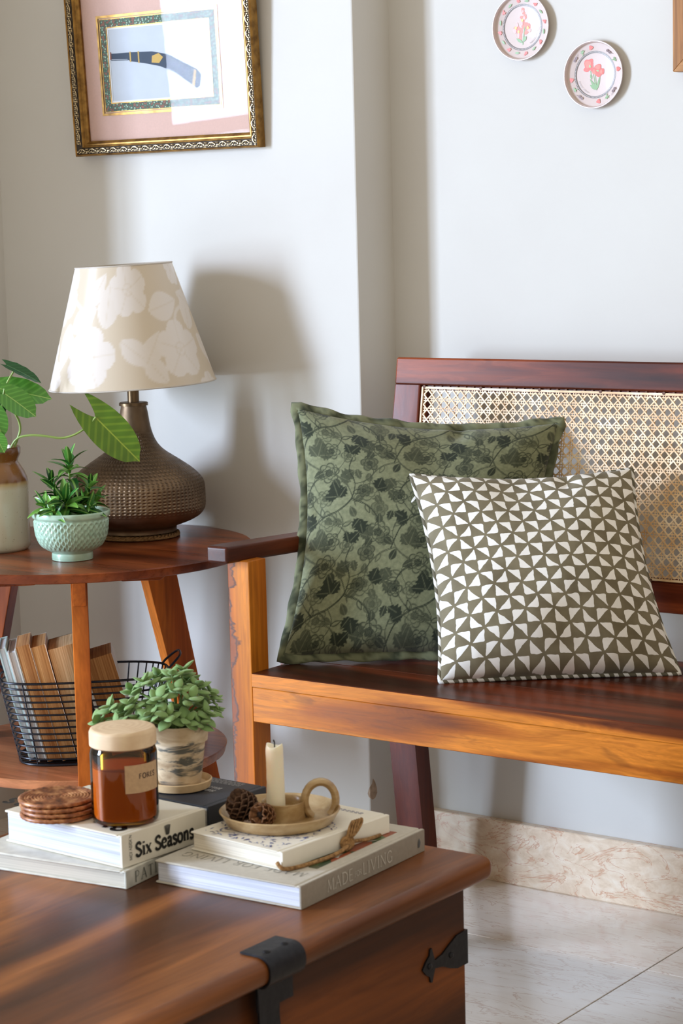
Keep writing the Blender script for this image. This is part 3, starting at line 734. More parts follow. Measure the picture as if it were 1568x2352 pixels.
# twine tied round that book, bow on the spine
TW = NT('jute_twine'); nz = TW.noise(TW.coord('Object', (220, 220, 220)), 1, 3); TW.set(col=TW.ramp(nz, [(.3, lin(110, 78, 44)), (.7, lin(176, 136, 88))]), rough=0.9); TW.bump(nz, .6, .001); TW = TW.m
knot = ay(785, 1946, 0)  # only a direction, placed on the spine plane below
tw = thing('twine_bow', 'brown jute twine with a looped knot round the ivory book', 'twine', (w0.x, w0.y+0.1, zC))
def SP(y, z, d=0.002): return WMx @ Vector((d, y, z))
g = G()
pts = [SP(-0.003, .010, -0.006), SP(-0.0025, .004, 0.002), SP(.012, .0022, 0.007), SP(.045, .0022, 0.012), SP(.080, .003, 0.013), SP(.106, .006, .010), SP(.118, .009, .006)]
g.tube(catmull(pts, 6), 0.0026, 7)
pts = [SP(.118, .009, .006), SP(.132, .007, .006), SP(.150, .0045, .006), SP(.165, .003, .004), SP(.180, .002, .002)]
g.tube(catmull(pts, 5), 0.0024, 7)
g.obj('cord', TW, tw, True)
g = G()
for k in range(4):
    a = k*0.8; r_ = .0068
    loop = [SP(.112, .009, .006)+(WMx.to_3x3() @ Vector((.003*math.cos(q+a), r_*math.cos(q), r_*math.sin(q+a*.5)))) for q in [2*PI*i/14 for i in range(14)]]
    g.tube(loop, 0.0028, 6, True)
g.obj('knot', TW, tw, True)
for k in range(5):
    s_ = (k-2)*.0036
    pts = [SP(.113, .011, .006), SP(.118+s_, .019, .008+.001*(k % 3)), SP(.127+s_*1.6, .030-.001*abs(k-2), .007), SP(.131+s_*1.2, .0335, .006), SP(.128+s_, .026, .0045), SP(.120, .013, .005)]
    G().tube(catmull(pts, 5), 0.0017, 6).obj('loop', TW, tw, True)

# ================================================================== ON THE BOOKS
# rattan coasters
t = NT('woven_rattan'); tc = t.coord('Object', (1, 1, 1))
nz = t.noise(t.coord('Object', (90, 90, 90)), 1, 3)
t.set(col=t.ramp(nz, [(0.3, lin(84, 42, 20)), (0.5, lin(150, 90, 50)), (0.7, lin(206, 150, 100))]), rough=0.45, coat=0.15); RATTAN = t.m
cc = az(132, 1870, zt)
def coaster_mesh(seed):
    r = random.Random(seed); g = G(); R = 0.0455; nr = 11
    M0 = Matrix.Identity(4)
    for k in range(nr):
        rr = 0.003+k*(R-0.005)/(nr-1); n = max(16, int(rr*2*PI/0.0016)); path = []
        tub = 0.0021; segs = n*2
        for i in range(segs):
            a = 2*PI*i/segs
            path.append((rr*math.cos(a), rr*math.sin(a), 0.0031))
        rad = [tub*(1.0+0.30*(1 if i % 2 else -1)) for i in range(segs)]
        g.tube(path, rad, 5, True)
    path = [((R)*math.cos(2*PI*i/72), (R)*math.sin(2*PI*i/72), 0.0034) for i in range(72)]
    g.tube(path, [0.0030*(1+.1*(1 if i % 2 else -1)) for i in range(72)], 6, True)
    return g.mesh('rattan_coaster', RATTAN, True)
offs = [(0.004, -0.002, 0), (0.0035, 0.001, 0), (0.001, 0.001, 0.6), (-0.002, 0.002, 1.2)]
names = ['bottom', 'second', 'third', 'top']
lab = ['rattan coaster lying directly on the Six Seasons book', 'second rattan coaster up from the book in the stack', 'rattan coaster just below the top of the stack', 'topmost round rattan coaster with its spiral weave in full view']
for k, (dx, dy, a) in enumerate(offs):
    o = inst('rattan_coaster', coaster_mesh(k), Matrix.Translation((cc.x+dx, cc.y+dy, zt+0.0003+k*0.0058)) @ Matrix.Rotation(a, 4, 'Z'))
    tag(o, lab[k], 'coaster', 'rattan coasters stacked on the book')
# amber candle
cp = az(289, 1884, zt)
cd = thing('jar_candle', 'amber glass jar candle with a pale wooden lid and paper label', 'candle', (cp.x, cp.y, zt))
MC = Matrix.Translation((cp.x, cp.y, zt))
t = NT('amber_glass'); tr = t.n('ShaderNodeBsdfTransparent', i_Color=(0.90, 0.64, 0.20, 1)); gl = t.n('ShaderNodeBsdfGlossy', i_Roughness=0.04)
fr = t.n('ShaderNodeFresnel', i_IOR=1.45); mx = t.n('ShaderNodeMixShader', i_0=fr.outputs[0], i_1=tr.outputs[0], i_2=gl.outputs[0]); t.t.links.new(mx.outputs[0], t.o.inputs[0]); AMBER = t.m
Rj, Hj = 0.0415, 0.098
G().lathe([(0, 0.0005), (Rj-.006, 0.0005), (Rj-.001, .004), (Rj, .010), (Rj, Hj-.010), (Rj-.002, Hj-.004), (Rj-.003, Hj), (Rj-.0045, Hj), (Rj-.004, Hj-.010), (Rj-.0035, .0725)], 64, MC, cap1=False).obj('glass', AMBER, cd, True, sharp=60)
t = NT('amber_wax'); t.set(col=lin(176, 108, 56), rough=0.5, sss=0.1); t.b.inputs['Subsurface Radius'].default_value = (.01, .004, .001)
G().lathe([(0, .007), (Rj-.0045, .007), (Rj-.003, .011), (Rj-.003, .070), (Rj-.006, .0715), (0, .071)], 48, MC).obj('wax', t.m, cd, True)
t = NT('pale_lid_wood'); v = t.coord('Object', (1, 1, 1)); sx_ = t.n('ShaderNodeSeparateXYZ', i_0=v)
rr = t.math('SQRT', t.math('ADD', t.math('POWER', t.math('ADD', sx_.outputs[0], .006), 2.0), t.math('MULTIPLY', t.math('POWER', sx_.outputs[1], 2.0), 0.5)))
ring = t.math('SINE', t.math('MULTIPLY', rr, 900.0)); fn = t.noise(t.coord('Object', (20, 60, 60)), 1, 3)
t.set(col=t.mix(t.math('MULTIPLY', t.math('ADD', ring, 1.0), 0.18), t.ramp(fn, [(.3, lin(216, 188, 152)), (.7, lin(230, 206, 172))]), lin(196, 160, 122)), rough=0.6)
RL = 0.0408
G().lathe([(0, Hj-.002), (RL-.002, Hj-.002), (RL+.0006, Hj), (RL+.0006, Hj+.016), (RL-.001, Hj+.0195), (RL-.004, Hj+.021), (0, Hj+.0212)], 64, MC).obj('lid', t.m, cd, True)
gl_ = G(); r_ = Rj+.0004; a_cam = math.atan2(-cp.y, -cp.x); A0, A1 = a_cam+0.02, a_cam+1.25
rows = []
for i in range(19):
    a = A0+(A1-A0)*i/18; rows.append([(cp.x+r_*math.cos(a), cp.y+r_*math.sin(a), zt+z_) for z_ in (0.044, 0.079)])
gl_.grid(rows); lb = gl_.obj('paper_label', plain('kraft_label', (190, 158, 122), 0.8, 0.08, 200), cd, True)
g = G(); am = A0+0.42; er = Vector((math.cos(am), math.sin(am), 0)); et = Vector((-er.y, er.x, 0))
letters(g, 'FORES', frame_mat(Vector((cp.x, cp.y, zt+0.0615))+er*(r_+.0003), et, (0, 0, 1), er), 0.0062, .2, .12, .08, 0.14, wrap=r_)
g.obj('label_lettering', plain('label_ink', (84, 66, 54), 0.7), lb)

# terracotta pot with a velvety succulent on its saucer
sp = az(414, 1808, zt)
t = NT('weathered_terracotta')
n1 = t.noise(t.coord('Object', (14, 14, 40)), 1, 4, 0.6, 0.6); n2 = t.noise(t.coord('Object', (16, 16, 60), (0, 0, 0), (3, 2, 1)), 1, 4, 0.65, 0.8)
c = t.ramp(n1, [(.3, lin(150, 122, 88)), (.5, lin(196, 174, 142)), (.7, lin(222, 208, 184))])
c = t.mix(t.ramp(n2, [(.54, (0, 0, 0, 1)), (.62, (.85,)*3+(1,))]), c, lin(44, 58, 62))
t.set(col=c, rough=0.75); t.bump(n1, 0.2, 0.001); TERRA = t.m
CLAY = plain('buff_clay', (206, 176, 134), 0.7, 0.14, 60, 0.1)
MS = Matrix.Translation((sp.x, sp.y, zt))
G_ = G().lathe([(0, 0.0004), (.036, 0.0004), (.0395, .002), (.0415, .0095), (.0420, .0115), (.0405, .0125), (.0390, .0105), (.0365, .0045), (0, .004)], 56, MS)
tag(G_.obj('plant_saucer', CLAY, None, True, origin=(sp.x, sp.y, zt)), 'buff clay saucer under the succulent pot on the charcoal book', 'saucer')
zP = zt+0.0042; PH = 0.083
pot = thing('potted_succulent', 'velvety green succulent in a weathered clay pot behind the amber candle', 'potted plant', (sp.x, sp.y, zP))
MP = Matrix.Translation((sp.x, sp.y, zP))
G().lathe([(0, 0), (.0265, 0), (.0275, .002), (.0345, PH-.026), (.0348, PH-.024), (.0378, PH-.0235), (.0395, PH-.002), (.0388, PH), (.0368, PH), (.0350, PH-.012), (.0345, PH-.014)], 56, MP, cap1=False).obj('pot', TERRA, pot, True, sharp=35)
SOIL = plain('dark_soil', (52, 38, 28), 0.95, 0.5, 220, 0.6)
g = G(); rows = []
for i in range(9):
    r = .0352*i/8; rows.append([(sp.x+r*math.cos(a), sp.y+r*math.sin(a), zP+PH-.011+random.uniform(-.0012, .0012)) for a in [2*PI*k/24 for k in range(25)]])
g.grid(rows); g.obj('soil', SOIL, pot, True)
t = NT('velvet_leaf'); lw_ = t.n('ShaderNodeLayerWeight', i_Blend=0.35); nz = t.noise(t.coord('Object', (90, 90, 90)), 1, 3)
base = t.ramp(nz, [(.3, lin(92, 128, 66)), (.7, lin(146, 176, 112))])
t.set(col=base, rough=0.7, sheen=0.75, sheenr=0.35, sss=0.12); t.b.inputs['Sheen Tint'].default_value = lin(214, 226, 190); t.b.inputs['Subsurface Radius'].default_value = (.004, .006, .002); t.bump(nz, .3, .0006); VELV = t.m
def fat_leaf(L=1.0, Wd=0.6, T=0.22, nu=7, nv=8, curl=0.18, tip=0.85):
    rows = []
    for i in range(nu+1):
        u_ = i/nu; w = Wd*0.5*(math.sin(PI*min(1, u_**tip))**0.75) if 0 < u_ < 1 else 0.0
        w = max(w, 0.035 if u_ < 0.5 else 0.004); th = T*0.5*max(w/(Wd*.5), 0.05)
        row = []
        for k in range(nv+1):
            a = 2*PI*k/nv; row.append((w*math.cos(a), L*u_, th*math.sin(a)+curl*u_*u_*L*(-1) + 0.10*curl*abs(math.cos(a))*w))
        rows.append(row)
    return G().grid(rows)
LV = [fat_leaf(1, w, .26, 7, 8, c_).mesh('succulent_leaf', VELV, True) for w, c_ in ((.74, .12), (.82, .2), (.66, .05), (.78, -.06))]
def leaf_mat(p, d, up_, s):
    d = Vector(d).normalized(); x = d.cross(Vector(up_))
    if x.length < 1e-4: x = d.orthogonal()
    x.normalize(); z = x.cross(d)
    return frame_mat(p, x*s, d*s, z*s)
rs = random.Random(11)
STEM = plain('green_stem', (104, 132, 66), 0.6)
pc = Vector((sp.x, sp.y, zP+PH-.010))
# rosette tips read off the photograph, laid out around the pot at a few depths
tips = [(222, 1655, .0), (250, 1618, -.01), (300, 1610, -.02), (262, 1660, -.03), (330, 1560, .01), (300, 1582, .03), (360, 1600, -.03), (395, 1545, .0), (405, 1580, -.02), (430, 1560, .03), (440, 1600, -.03), (455, 1570, .0),
        (485, 1590, .01), (480, 1635, -.02), (500, 1600, .03), (340, 1640, -.04), (385, 1640, -.045), (430, 1650, -.04), (462, 1655, -.03), (505, 1625, .0), (365, 1548, .035), (410, 1620, -.005), (315, 1640, -.02), (280, 1630, .01), (350, 1610, .02), (470, 1610, .03), (420, 1535, .01), (375, 1580, .005)]
vdir = Vector((sp.x, sp.y, 0)).normalized()
for q, (tx, ty, dd) in enumerate(tips):
    P = facing(tx, ty, Vector((sp.x, sp.y, 0))+vdir*dd)
    s0_ = pc+Vector((rs.uniform(-.018, .018), rs.uniform(-.018, .018), 0))
    midp = (s0_+P)/2+Vector((0, 0, .012))
    path = catmull([s0_, midp, P], 4)
    G().tube(path, [0.0016]*len(path), 5).obj('stem', STEM, pot, True)
    ax_ = (P-midp).normalized(); ax_ = (ax_*.5+Vector((0, 0, .7))).normalized()
    n = 6 if q % 3 else 7; b1 = ax_.orthogonal().normalized(); b2 = ax_.cross(b1); ph = rs.uniform(0, 6)
    for k in range(n):
        a = ph+k*2.4; el = 0.15+0.75*(k/n); d = (b1*math.cos(a)+b2*math.sin(a))*math.cos(el)+ax_*math.sin(el)
        s = rs.uniform(.019, .0265)*(1.0-.3*k/n)
        if tx > 495: s *= .55
        inst('leaf', LV[rs.randrange(4)], leaf_mat(P-ax_*.010*(1-k/n), d, ax_, s), pot)
# candle holder
hp = az(643, 1888, zD)
hold = thing('chamberstick', 'glazed tan clay candle holder dish with a loop handle', 'candle holder', (hp.x, hp.y, zD))
t = NT('tan_glaze'); nz = t.noise(t.coord('Object', (22, 22, 60)), 1, 4, .6, .5)
t.set(col=t.ramp(nz, [(.3, lin(140, 108, 66)), (.5, lin(172, 142, 98)), (.72, lin(196, 172, 132))]), rough=0.32, coat=0.3, coatr=0.15); GLZ = t.m
MH = Matrix.Translation((hp.x, hp.y, zD)); RH = 0.0755
G().lathe([(0, 0.0003), (RH-.014, 0.0003), (RH-.009, .002), (RH-.002, .0135), (RH, .0165), (RH-.0016, .0178), (RH-.0036, .0165), (RH-.011, .0062), (RH-.018, .0045), (0, .0045)], 72, MH).obj('dish', GLZ, hold, True, sharp=60)
ch = hp + (az(632, 1842, zD+.026)-hp)*1.0
cpos = Vector((az(634, 1842, zD+.0245).x, az(634, 1842, zD+.0245).y, 0))
scp = cpos+Vector((.0065, .0065, 0))
Mk = Matrix.Translation((scp.x, scp.y, zD))
G().lathe([(.0280, .004), (.0270, .008), (.0265, .013), (.0268, .019), (.0275, .0250), (.0266, .0264), (.0248, .0250), (.0236, .020), (.0236, .014), (0, .014)], 40, Mk).obj('socket', GLZ, hold, True, sharp=60)
hc = facing(735, 1836, Vector((hp.x, hp.y, 0))+Vector((.018, .022, 0)))
er = Vector((0.74, 0.67, 0)); loop = []
for i in range(21):
    a = -0.30*PI+(1.62*PI)*i/20
    loop.append(hc+er*(.0205*math.cos(a))+Vector((-.2*.0205*math.cos(a)*.3, 0, .0235*math.sin(a)-.001)))
loop[0].z = min(loop[0].z, zD+.010); loop[-1].z = min(loop[-1].z, zD+.012)
G().tube(loop, 0.0052, 10, up=(.67, -.74, 0), flat=1.25).obj('handle', GLZ, hold, True)
# candle
cnd = thing('taper_candle', 'short ivory candle stub standing in the clay holder', 'candle', (cpos.x, cpos.y, zD+.0138))
t = NT('ivory_wax'); t.set(col=lin(236, 228, 204), rough=0.45, sss=0.5); t.b.inputs['Subsurface Radius'].default_value = (.01, .007, .004); t.b.inputs['Subsurface Scale'].default_value = 1.0; WAX = t.m
g = G(); H0 = facing(630, 1711, cpos).z-(zD+.0138); rows = []
for i in range(25):
    u_ = i/24; row = []
    for k in range(29):
        a = 2*PI*k/28; r = .0116-.0012*u_ + .0007*math.sin(5*a+9*u_)*math.exp(-((a-3.9)/.7)**2) + .0010*max(0, math.sin(14*u_+1))*math.exp(-((a-4.2)/.35)**2)
        zt_ = H0*u_ + (.0022*math.sin(2*a+1) if i == 24 else 0)
        if i == 24: r *= .93
        row.append((cpos.x+r*math.cos(a), cpos.y+r*math.sin(a), zD+.0138+zt_))
    rows.append(row)
g.grid(rows); n0 = len(rows)*29
g.add([(cpos.x, cpos.y, zD+.0138+H0-.003)]+rows[-1], [(0, 1+k, 2+k) for k in range(28)])
g.obj('wax', WAX, cnd, True, sharp=70)
w_ = Vector((cpos.x, cpos.y, zD+.0138+H0))
G().tube([w_-Vector((0, 0, .004)), w_+Vector((0, 0, .003)), w_+Vector((-.001, -.0006, .0065))], .0009, 6).obj('wick', plain('burnt_wick', (24, 20, 18), .9), cnd, True)
# pine cones
t = NT('cone_scale'); nz = t.noise(t.coord('Object', (1.5, 3, 1.5)), 1, 3)
t.set(col=t.ramp(nz, [(.3, lin(60, 40, 30)), (.7, lin(112, 80, 56))]), rough=0.75); CONE = t.m
t = NT('cone_scale_tan'); nz = t.noise(t.coord('Object', (1.5, 3, 1.5)), 1, 3)
t.set(col=t.ramp(nz, [(.3, lin(92, 60, 38)), (.7, lin(158, 112, 72))]), rough=0.7); CONE2 = t.m
def scale_mesh(mat):
    g = G(); P = []
    for i, (u_, w, hgt) in enumerate(((0, .16, 0), (.35, .26, .02), (.7, .42, .08), (.9, .40, .16), (1.0, .24, .20))):
        P.append([(-w, u_, hgt-.06), (-w*.5, u_, hgt+.03), (0, u_*1.03, hgt+.08), (w*.5, u_, hgt+.03), (w, u_, hgt-.06)])
    g.grid(P); Q = [[(x, y*.98, z-.11) for x, y, z in r] for r in P]; g.grid([r[::-1] for r in Q])
    for a, b in ((P, Q),):
        g.grid([[a[-1][k], b[-1][k]] for k in range(5)]); g.grid([[a[i][0], b[i][0]] for i in range(5)][::-1]); g.grid([[a[i][4], b[i][4]] for i in range(5)])
    return g.mesh('cone_scale', mat, True)
def cone(label, c, R, axis, mat, nsc, seed):
    t = thing('pine_cone', label, 'pine cone', c-Vector((0, 0, R*.95)), 'pine cones in the candle dish')
    me = scale_mesh(mat); ax_ = Vector(axis).normalized(); b1 = ax_.orthogonal().normalized(); b2 = ax_.cross(b1); r = random.Random(seed)
    G().blob((0, 0, 0), (R*.5, R*.5, R*.75), 10, 8, frame_mat(c, b1, b2, ax_)).obj('core', plain('cone_core', (38, 25, 18), .9), t, True)
    made = []
    for k in range(nsc):
        u_ = (k+.5)/nsc; zz = -0.85+1.7*u_; rad = math.sqrt(max(0, 1-zz*zz)); a = k*2.39996
        d = (b1*math.cos(a)+b2*math.sin(a))*(rad*.9+.12)+ax_*(zz*.55+.42)
        p = c+(b1*math.cos(a)+b2*math.sin(a))*R*rad*.38+ax_*R*zz*.72
        made.append(inst('scale', me, leaf_mat(p, d, ax_, R*(.62+.16*rad)*r.uniform(.92, 1.06)), t))
    low = min((WM[o.name] @ v.co).z for o in made for v in o.data.vertices)     # settle it on the dish floor
    t.location.z += zf-low
    return t
zf = zD+.0043
c1 = az(541, 1852, zD+.0045+.0210); c1 += (Vector((hp.x, hp.y, c1.z))-c1).normalized()*.0105
cone('larger dark brown pine cone resting against the dish rim', c1, .0188, (-.3, -.5, .8), CONE, 60, 1)
c2 = az(603, 1870, zD+.0045+.0172)
cone('smaller tan pine cone beside the candle socket', c2, .0148, (.25, -.85, .3), CONE2, 44, 2)

# ================================================================== PRINT PATTERNS drawn on arrays
def _seg(X, Y, p, q):
    dx, dy = q[0]-p[0], q[1]-p[1]; L2 = dx*dx+dy*dy+1e-12
    t = np.clip(((X-p[0])*dx+(Y-p[1])*dy)/L2, 0, 1); return np.hypot(X-p[0]-t*dx, Y-p[1]-t*dy)
def line(A, X, Y, pts, w, val=1.0):
    pts = [(v.x, v.y) for v in catmull([Vector((p[0], p[1], 0)) for p in pts], 6)]
    d = np.full(X.shape, 9.0)
    for p, q in zip(pts, pts[1:]): d = np.minimum(d, _seg(X, Y, p, q))
    np.maximum(A, val*np.clip((w-d)/(w*.5), 0, 1), out=A)
def petals(A, X, Y, c, R, n, rot, depth=.35, fill=.0, edge=.045, val=1.0):
    x, y = X-c[0], Y-c[1]; r = np.hypot(x, y)/R; th = np.arctan2(y, x)-rot
    b = 1-depth+depth*np.abs(np.cos(th*n/2))**.6
    e = np.clip(1-np.abs(r-b)/(edge/R), 0, 1)
    v = np.where(r < b, np.maximum(fill, e), e)
    sp = np.clip(1-np.abs(np.sin(th*n/2))*r/(edge*.8/R), 0, 1)*(r < b)*(r > .2) if False else 0
    ce = np.clip(1-np.abs(r-.26)/(edge/R), 0, 1)
    np.maximum(A, val*np.maximum(v, ce), out=A)
def leafp(A, X, Y, c, L, Wd, rot, fill=1.0, edge=.012, jag=0.0, val=1.0):
    x, y = X-c[0], Y-c[1]; cr, sr = math.cos(rot), math.sin(rot); u = (x*cr+y*sr)/L; v = (-x*sr+y*cr)
    ins = (u > 0) & (u < 1); uu = np.clip(u, 0, 1)
    w = Wd*.5*np.sin(PI*uu**.8)*(1+jag*np.sin(uu*26)); d = w-np.abs(v)
    body = np.where(ins & (d > 0), fill, 0.0); ed = np.where(ins, np.clip(1-np.abs(d)/edge, 0, 1), 0)
    rib = np.where(ins & (d > 0), np.clip(1-np.abs(v)/(edge*.7), 0, 1), 0)
    np.maximum(A, val*np.maximum(body, ed), out=A)
    if fill > .5: A -= np.where(ins & (d > 0), .55*rib*fill, 0)
def grid_tex(A, U, V):
    n, m = A.shape; x = (U % 1)*m; y = (V % 1)*n; i = np.floor(x).astype(int); j = np.floor(y).astype(int); fx, fy = x-i, y-j
    i0, i1, j0, j1 = i % m, (i+1) % m, j % n, (j+1) % n
    return (A[j0, i0]*(1-fx)+A[j0, i1]*fx)*(1-fy)+(A[j1, i0]*(1-fx)+A[j1, i1]*fx)*fy
def floral_tile(n=420):
    A = np.zeros((n, n)); ax_ = (np.arange(n)+.5)/n; X0, Y0 = np.meshgrid(ax_, ax_)
    for sx_ in (-1, 0, 1):
        for sy_ in (-1, 0, 1):
            X, Y = X0+sx_, Y0+sy_
            if True:
                for off in (0, .012):
                    line(A, X, Y, [(.06, -.02+off), (.16, .22+off), (.30, .34+off), (.46, .40+off), (.60, .52+off), (.64, .70+off), (.58, .86+off), (.62, 1.0+off)], .0055, .9)
                    line(A, X, Y, [(.30, .34+off), (.20, .46), (.13, .60+off), (.20, .74+off), (.34, .80+off)], .005, .9)
                    line(A, X, Y, [(.60, .52+off), (.76, .46+off), (.88, .34+off), (.92, .18+off)], .005, .9)
                line(A, X, Y, [(.64, .70), (.76, .74), (.84, .84), (.80, .94)], .005, .9)
                line(A, X, Y, [(.46, .40), (.52, .28), (.48, .16), (.40, .10)], .005, .9)
                for c, R, k, rot, fl in (((.36, .83), .085, 6, .3, .12), ((.91, .16), .095, 5, .1, .10), ((.40, .08), .07, 6, .9, .15), ((.80, .95), .07, 5, .5, .5), ((.13, .56), .06, 5, 1.3, .1), ((.74, .62), .055, 6, .2, .6)):
                    R *= 1.32; petals(A, X, Y, c, R, k, rot, .34, fl, .012); petals(A, X, Y, c, R*.66, k, rot+.4, .3, fl*.6, .010); petals(A, X, Y, c, R*.36, k, rot, .3, .7, .010)
                for c, L, w, rot, f, jg in (((.46, .55), .15, .11, 1.9, .95, .22), ((.44, .56), .11, .07, 3.1, .95, .22), ((.47, .55), .11, .07, 1.0, .95, .22), ((.22, .30), .13, .09, 2.6, .95, .25), ((.23, .31), .10, .06, 3.6, .95, .25), ((.70, .30), .13, .10, 5.0, .95, .25), ((.70, .31), .10, .06, 4.1, .95, .25),
                                            ((.88, .64), .12, .09, 1.2, .95, .2), ((.88, .64), .10, .06, .3, .95, .2), ((.60, .06), .12, .08, .8, .95, .25), ((.60, .06), .10, .06, 1.9, .95, .25),
                                            ((.30, .84), .09, .05, 3.6, .8, 0), ((.42, .76), .09, .05, 5.2, .85, 0), ((.98, .10), .09, .05, 5.6, .85, 0), ((.84, .10), .09, .05, 4.2, .8, 0), ((.92, .26), .08, .05, 1.6, .8, 0),
                                            ((.16, .22), .09, .035, 1.2, 0, 0), ((.30, .34), .09, .035, 1.8, 0, 0), ((.36, .36), .09, .035, 5.6, 0, 0), ((.62, .60), .09, .035, .2, 0, 0), ((.63, .76), .09, .035, 2.6, 0, 0), ((.15, .66), .08, .03, 3.2, 0, 0), ((.76, .46), .08, .03, 5.2, 0, 0), ((.08, .06), .08, .03, 2.4, 0, 0), ((.52, .24), .08, .03, .4, 0, 0), ((.06, .86), .10, .05, 1.1, .9, 0), ((.05, .40), .09, .05, 4.4, .9, .2)):
                    leafp(A, X, Y, c, L*1.3, w*1.35, rot, f, .010, jg)
    B = np.roll(np.roll(A, int(n*.47), 0), int(n*.29), 1)[:, ::-1]
    return np.clip(np.maximum(A, B*.78), 0, 1)
def set_cols(me, cols, name='print'):
    at = me.attributes.new(name, 'FLOAT_COLOR', 'POINT')
    c = np.ones((len(me.vertices), 4), np.float32); c[:, 0] = c[:, 1] = c[:, 2] = cols; at.data.foreach_set('color', c.ravel())

# ================================================================== CUSHIONS
def vnoise(U, V, f, seed):
    r = np.random.default_rng(seed); n = 64; T = r.uniform(-1, 1, (n, n)); x, y = (U*.5+.5)*f+3, (V*.5+.5)*f+3
    i, j = np.floor(x).astype(int), np.floor(y).astype(int); fx, fy = x-i, y-j; fx = fx*fx*(3-2*fx); fy = fy*fy*(3-2*fy)
    g_ = lambda a, b: T[b % n, a % n]
    return (g_(i, j)*(1-fx)+g_(i+1, j)*fx)*(1-fy)+(g_(i, j+1)*(1-fx)+g_(i+1, j+1)*fx)*fy
def cushion(name, label, BL, BR, TL, TR, tf, tb, pinch, N, mat, seed, uvscale=1.0, hollow=0.0, crease=()):
    BL, BR, TL, TR = [np.array(p) for p in (BL, BR, TL, TR)]
    nrm_ = np.cross(BR-BL, TL-BL)+np.cross(TR-TL, TR-BR); nrm_ /= np.linalg.norm(nrm_)
    def surf(U, V, side):
        eu = 1-pinch*(1-V**2)**1.0; ev = 1-pinch*(1-U**2)**1.0*(.18+.82*(V+1)/2)
        u, v = U*eu, V*ev
        a = (u+1)/2; b = (v+1)/2
        P = (BL[None]*((1-a)*(1-b))[:, None]+BR[None]*(a*(1-b))[:, None]+TL[None]*((1-a)*b)[:, None]+TR[None]*(a*b)[:, None])
        e = np.clip((1-U**2)*(1-V**2), 0, 1)
        prof = e**.42
        amp = (tf if side > 0 else tb)
        edge = np.clip(1-e*3.2, 0, 1)
        w = .006*vnoise(U, V, 5, seed)*np.minimum(1, e*3)+.0035*vnoise(U, V, 14, seed+1)*edge*np.minimum(1, e*14)
        for cu, cv, rr, dd in crease: w = w-dd*np.exp(-(((U-cu)/rr)**2+((V-cv)/(rr*1.3))**2))
        sag = -hollow*np.exp(-((U)**2/.10+((V-1.0)/.5)**2))
        h = amp*prof+w*(1 if side > 0 else .6)+sag*prof*amp
        return P+nrm_[None]*(h*side)[:, None]
    t = thing(name, label, 'cushion', tuple((BL+BR)/2))
    org = np.array(WM[t.name].translation)
    def sheet(n, side):
        s_ = np.linspace(-1, 1, n); s_ = np.sign(s_)*np.abs(s_)**.92
        U, V = np.meshgrid(s_, s_); U, V = U.ravel(), V.ravel(); P = surf(U, V, side)-org
        idx = np.arange(n*n).reshape(n, n); q = np.stack([idx[:-1, :-1], idx[:-1, 1:], idx[1:, 1:], idx[1:, :-1]], -1).reshape(-1, 4)
        if side < 0: q = q[:, ::-1]
        return U, V, P, q
    out = []
    for nm, n, side in (('front_panel', N, 1), ('back_panel', 60, -1)):
        U, V, P, q = sheet(n, side); me = bpy.data.meshes.new(nm)
        me.from_pydata(P.tolist(), [], q.tolist()); me.materials.append(mat); me.polygons.foreach_set('use_smooth', [True]*len(me.polygons))
        uv = me.uv_layers.new(name='UVMap'); li = np.zeros(len(me.loops), np.int32); me.loops.foreach_get('vertex_index', li)
        UV = np.stack([(U+1)/2*uvscale, (V+1)/2*uvscale], -1)[li].astype(np.float32); uv.data.foreach_set('uv', UV.ravel())
        o = _reg(bpy.data.objects.new(nm, me), Matrix.Translation(Vector(org)), t); out.append((o, U, V))
    def edge_pts(k=60):
        s_ = np.linspace(-1, 1, k, endpoint=False); o1 = np.ones(k)
        U = np.concatenate([s_, o1, -s_, -o1]); V = np.concatenate([-o1, s_, o1, -s_]); return surf(U, V, 1), U, V
    return t, out, edge_pts, surf, nrm_

TILE_A = floral_tile()
t = NT('green_floral_cotton')
at = t.n('ShaderNodeAttribute', attribute_name='print'); fb = t.noise(t.coord('UV', (520, 520, 1)), 1, 2); bg_ = t.noise(t.coord('UV', (60, 60, 1)), 1, 3)
c = t.ramp(bg_, [(.3, lin(110, 114, 88)), (.7, lin(132, 136, 106))])
c = t.mix(at.outputs['Fac'], c, lin(32, 40, 30))
t.set(col=c, rough=0.9, spec=0.15, sheen=0.2, sheenr=0.5); t.bump(fb, .35, .0008); GREENC = t.m
HC_ = HC
gBL = az(650, 1508, ZS+.012); gTL = ay(682, 938, 2.80); gTR = ay(1284, 972, 3.040); gBR = gBL+(gTR-gTL); gBR.z = ZS+.012; gBR.y -= .01
gc, parts_, epts, gsurf, gn = cushion('cushion', 'large sage green floral cushion with flanged edge behind the patterned one', gBL, gBR, gTL, gTR, .074, .050, .125, 330, GREENC, 21, 1.0, .25, ((.25, .93, .07, .012), (-.9, .1, .05, .006)))
for o, U, V in parts_: set_cols(o.data, grid_tex(TILE_A, (U+1)*1.28+.1, (V+1)*1.28))
E_, U, V = epts(64)
cen = E_.mean(0); ctr = (Vector(gBL)+Vector(gBR)+Vector(gTL)+Vector(gTR))/4
pth = []
for i, p in enumerate(E_):
    d = p-cen; d /= np.linalg.norm(d); pth.append(tuple(p+d*.004+gn*.0015*math.sin(i*.9)))
g = G(); g.tube(pth, [.0095+.0022*math.sin(i*.55)*math.sin(i*.21+1) for i in range(len(pth))], 10, True, up=tuple(gn), flat=.42)
fl = g.obj('flange', GREENC, gc, True, sharp=None)
set_cols(fl.data, np.clip(grid_tex(TILE_A, np.array([v.co.x*7 for v in fl.data.vertices]), np.array([v.co.z*7 for v in fl.data.vertices])), 0, 1)*.9)

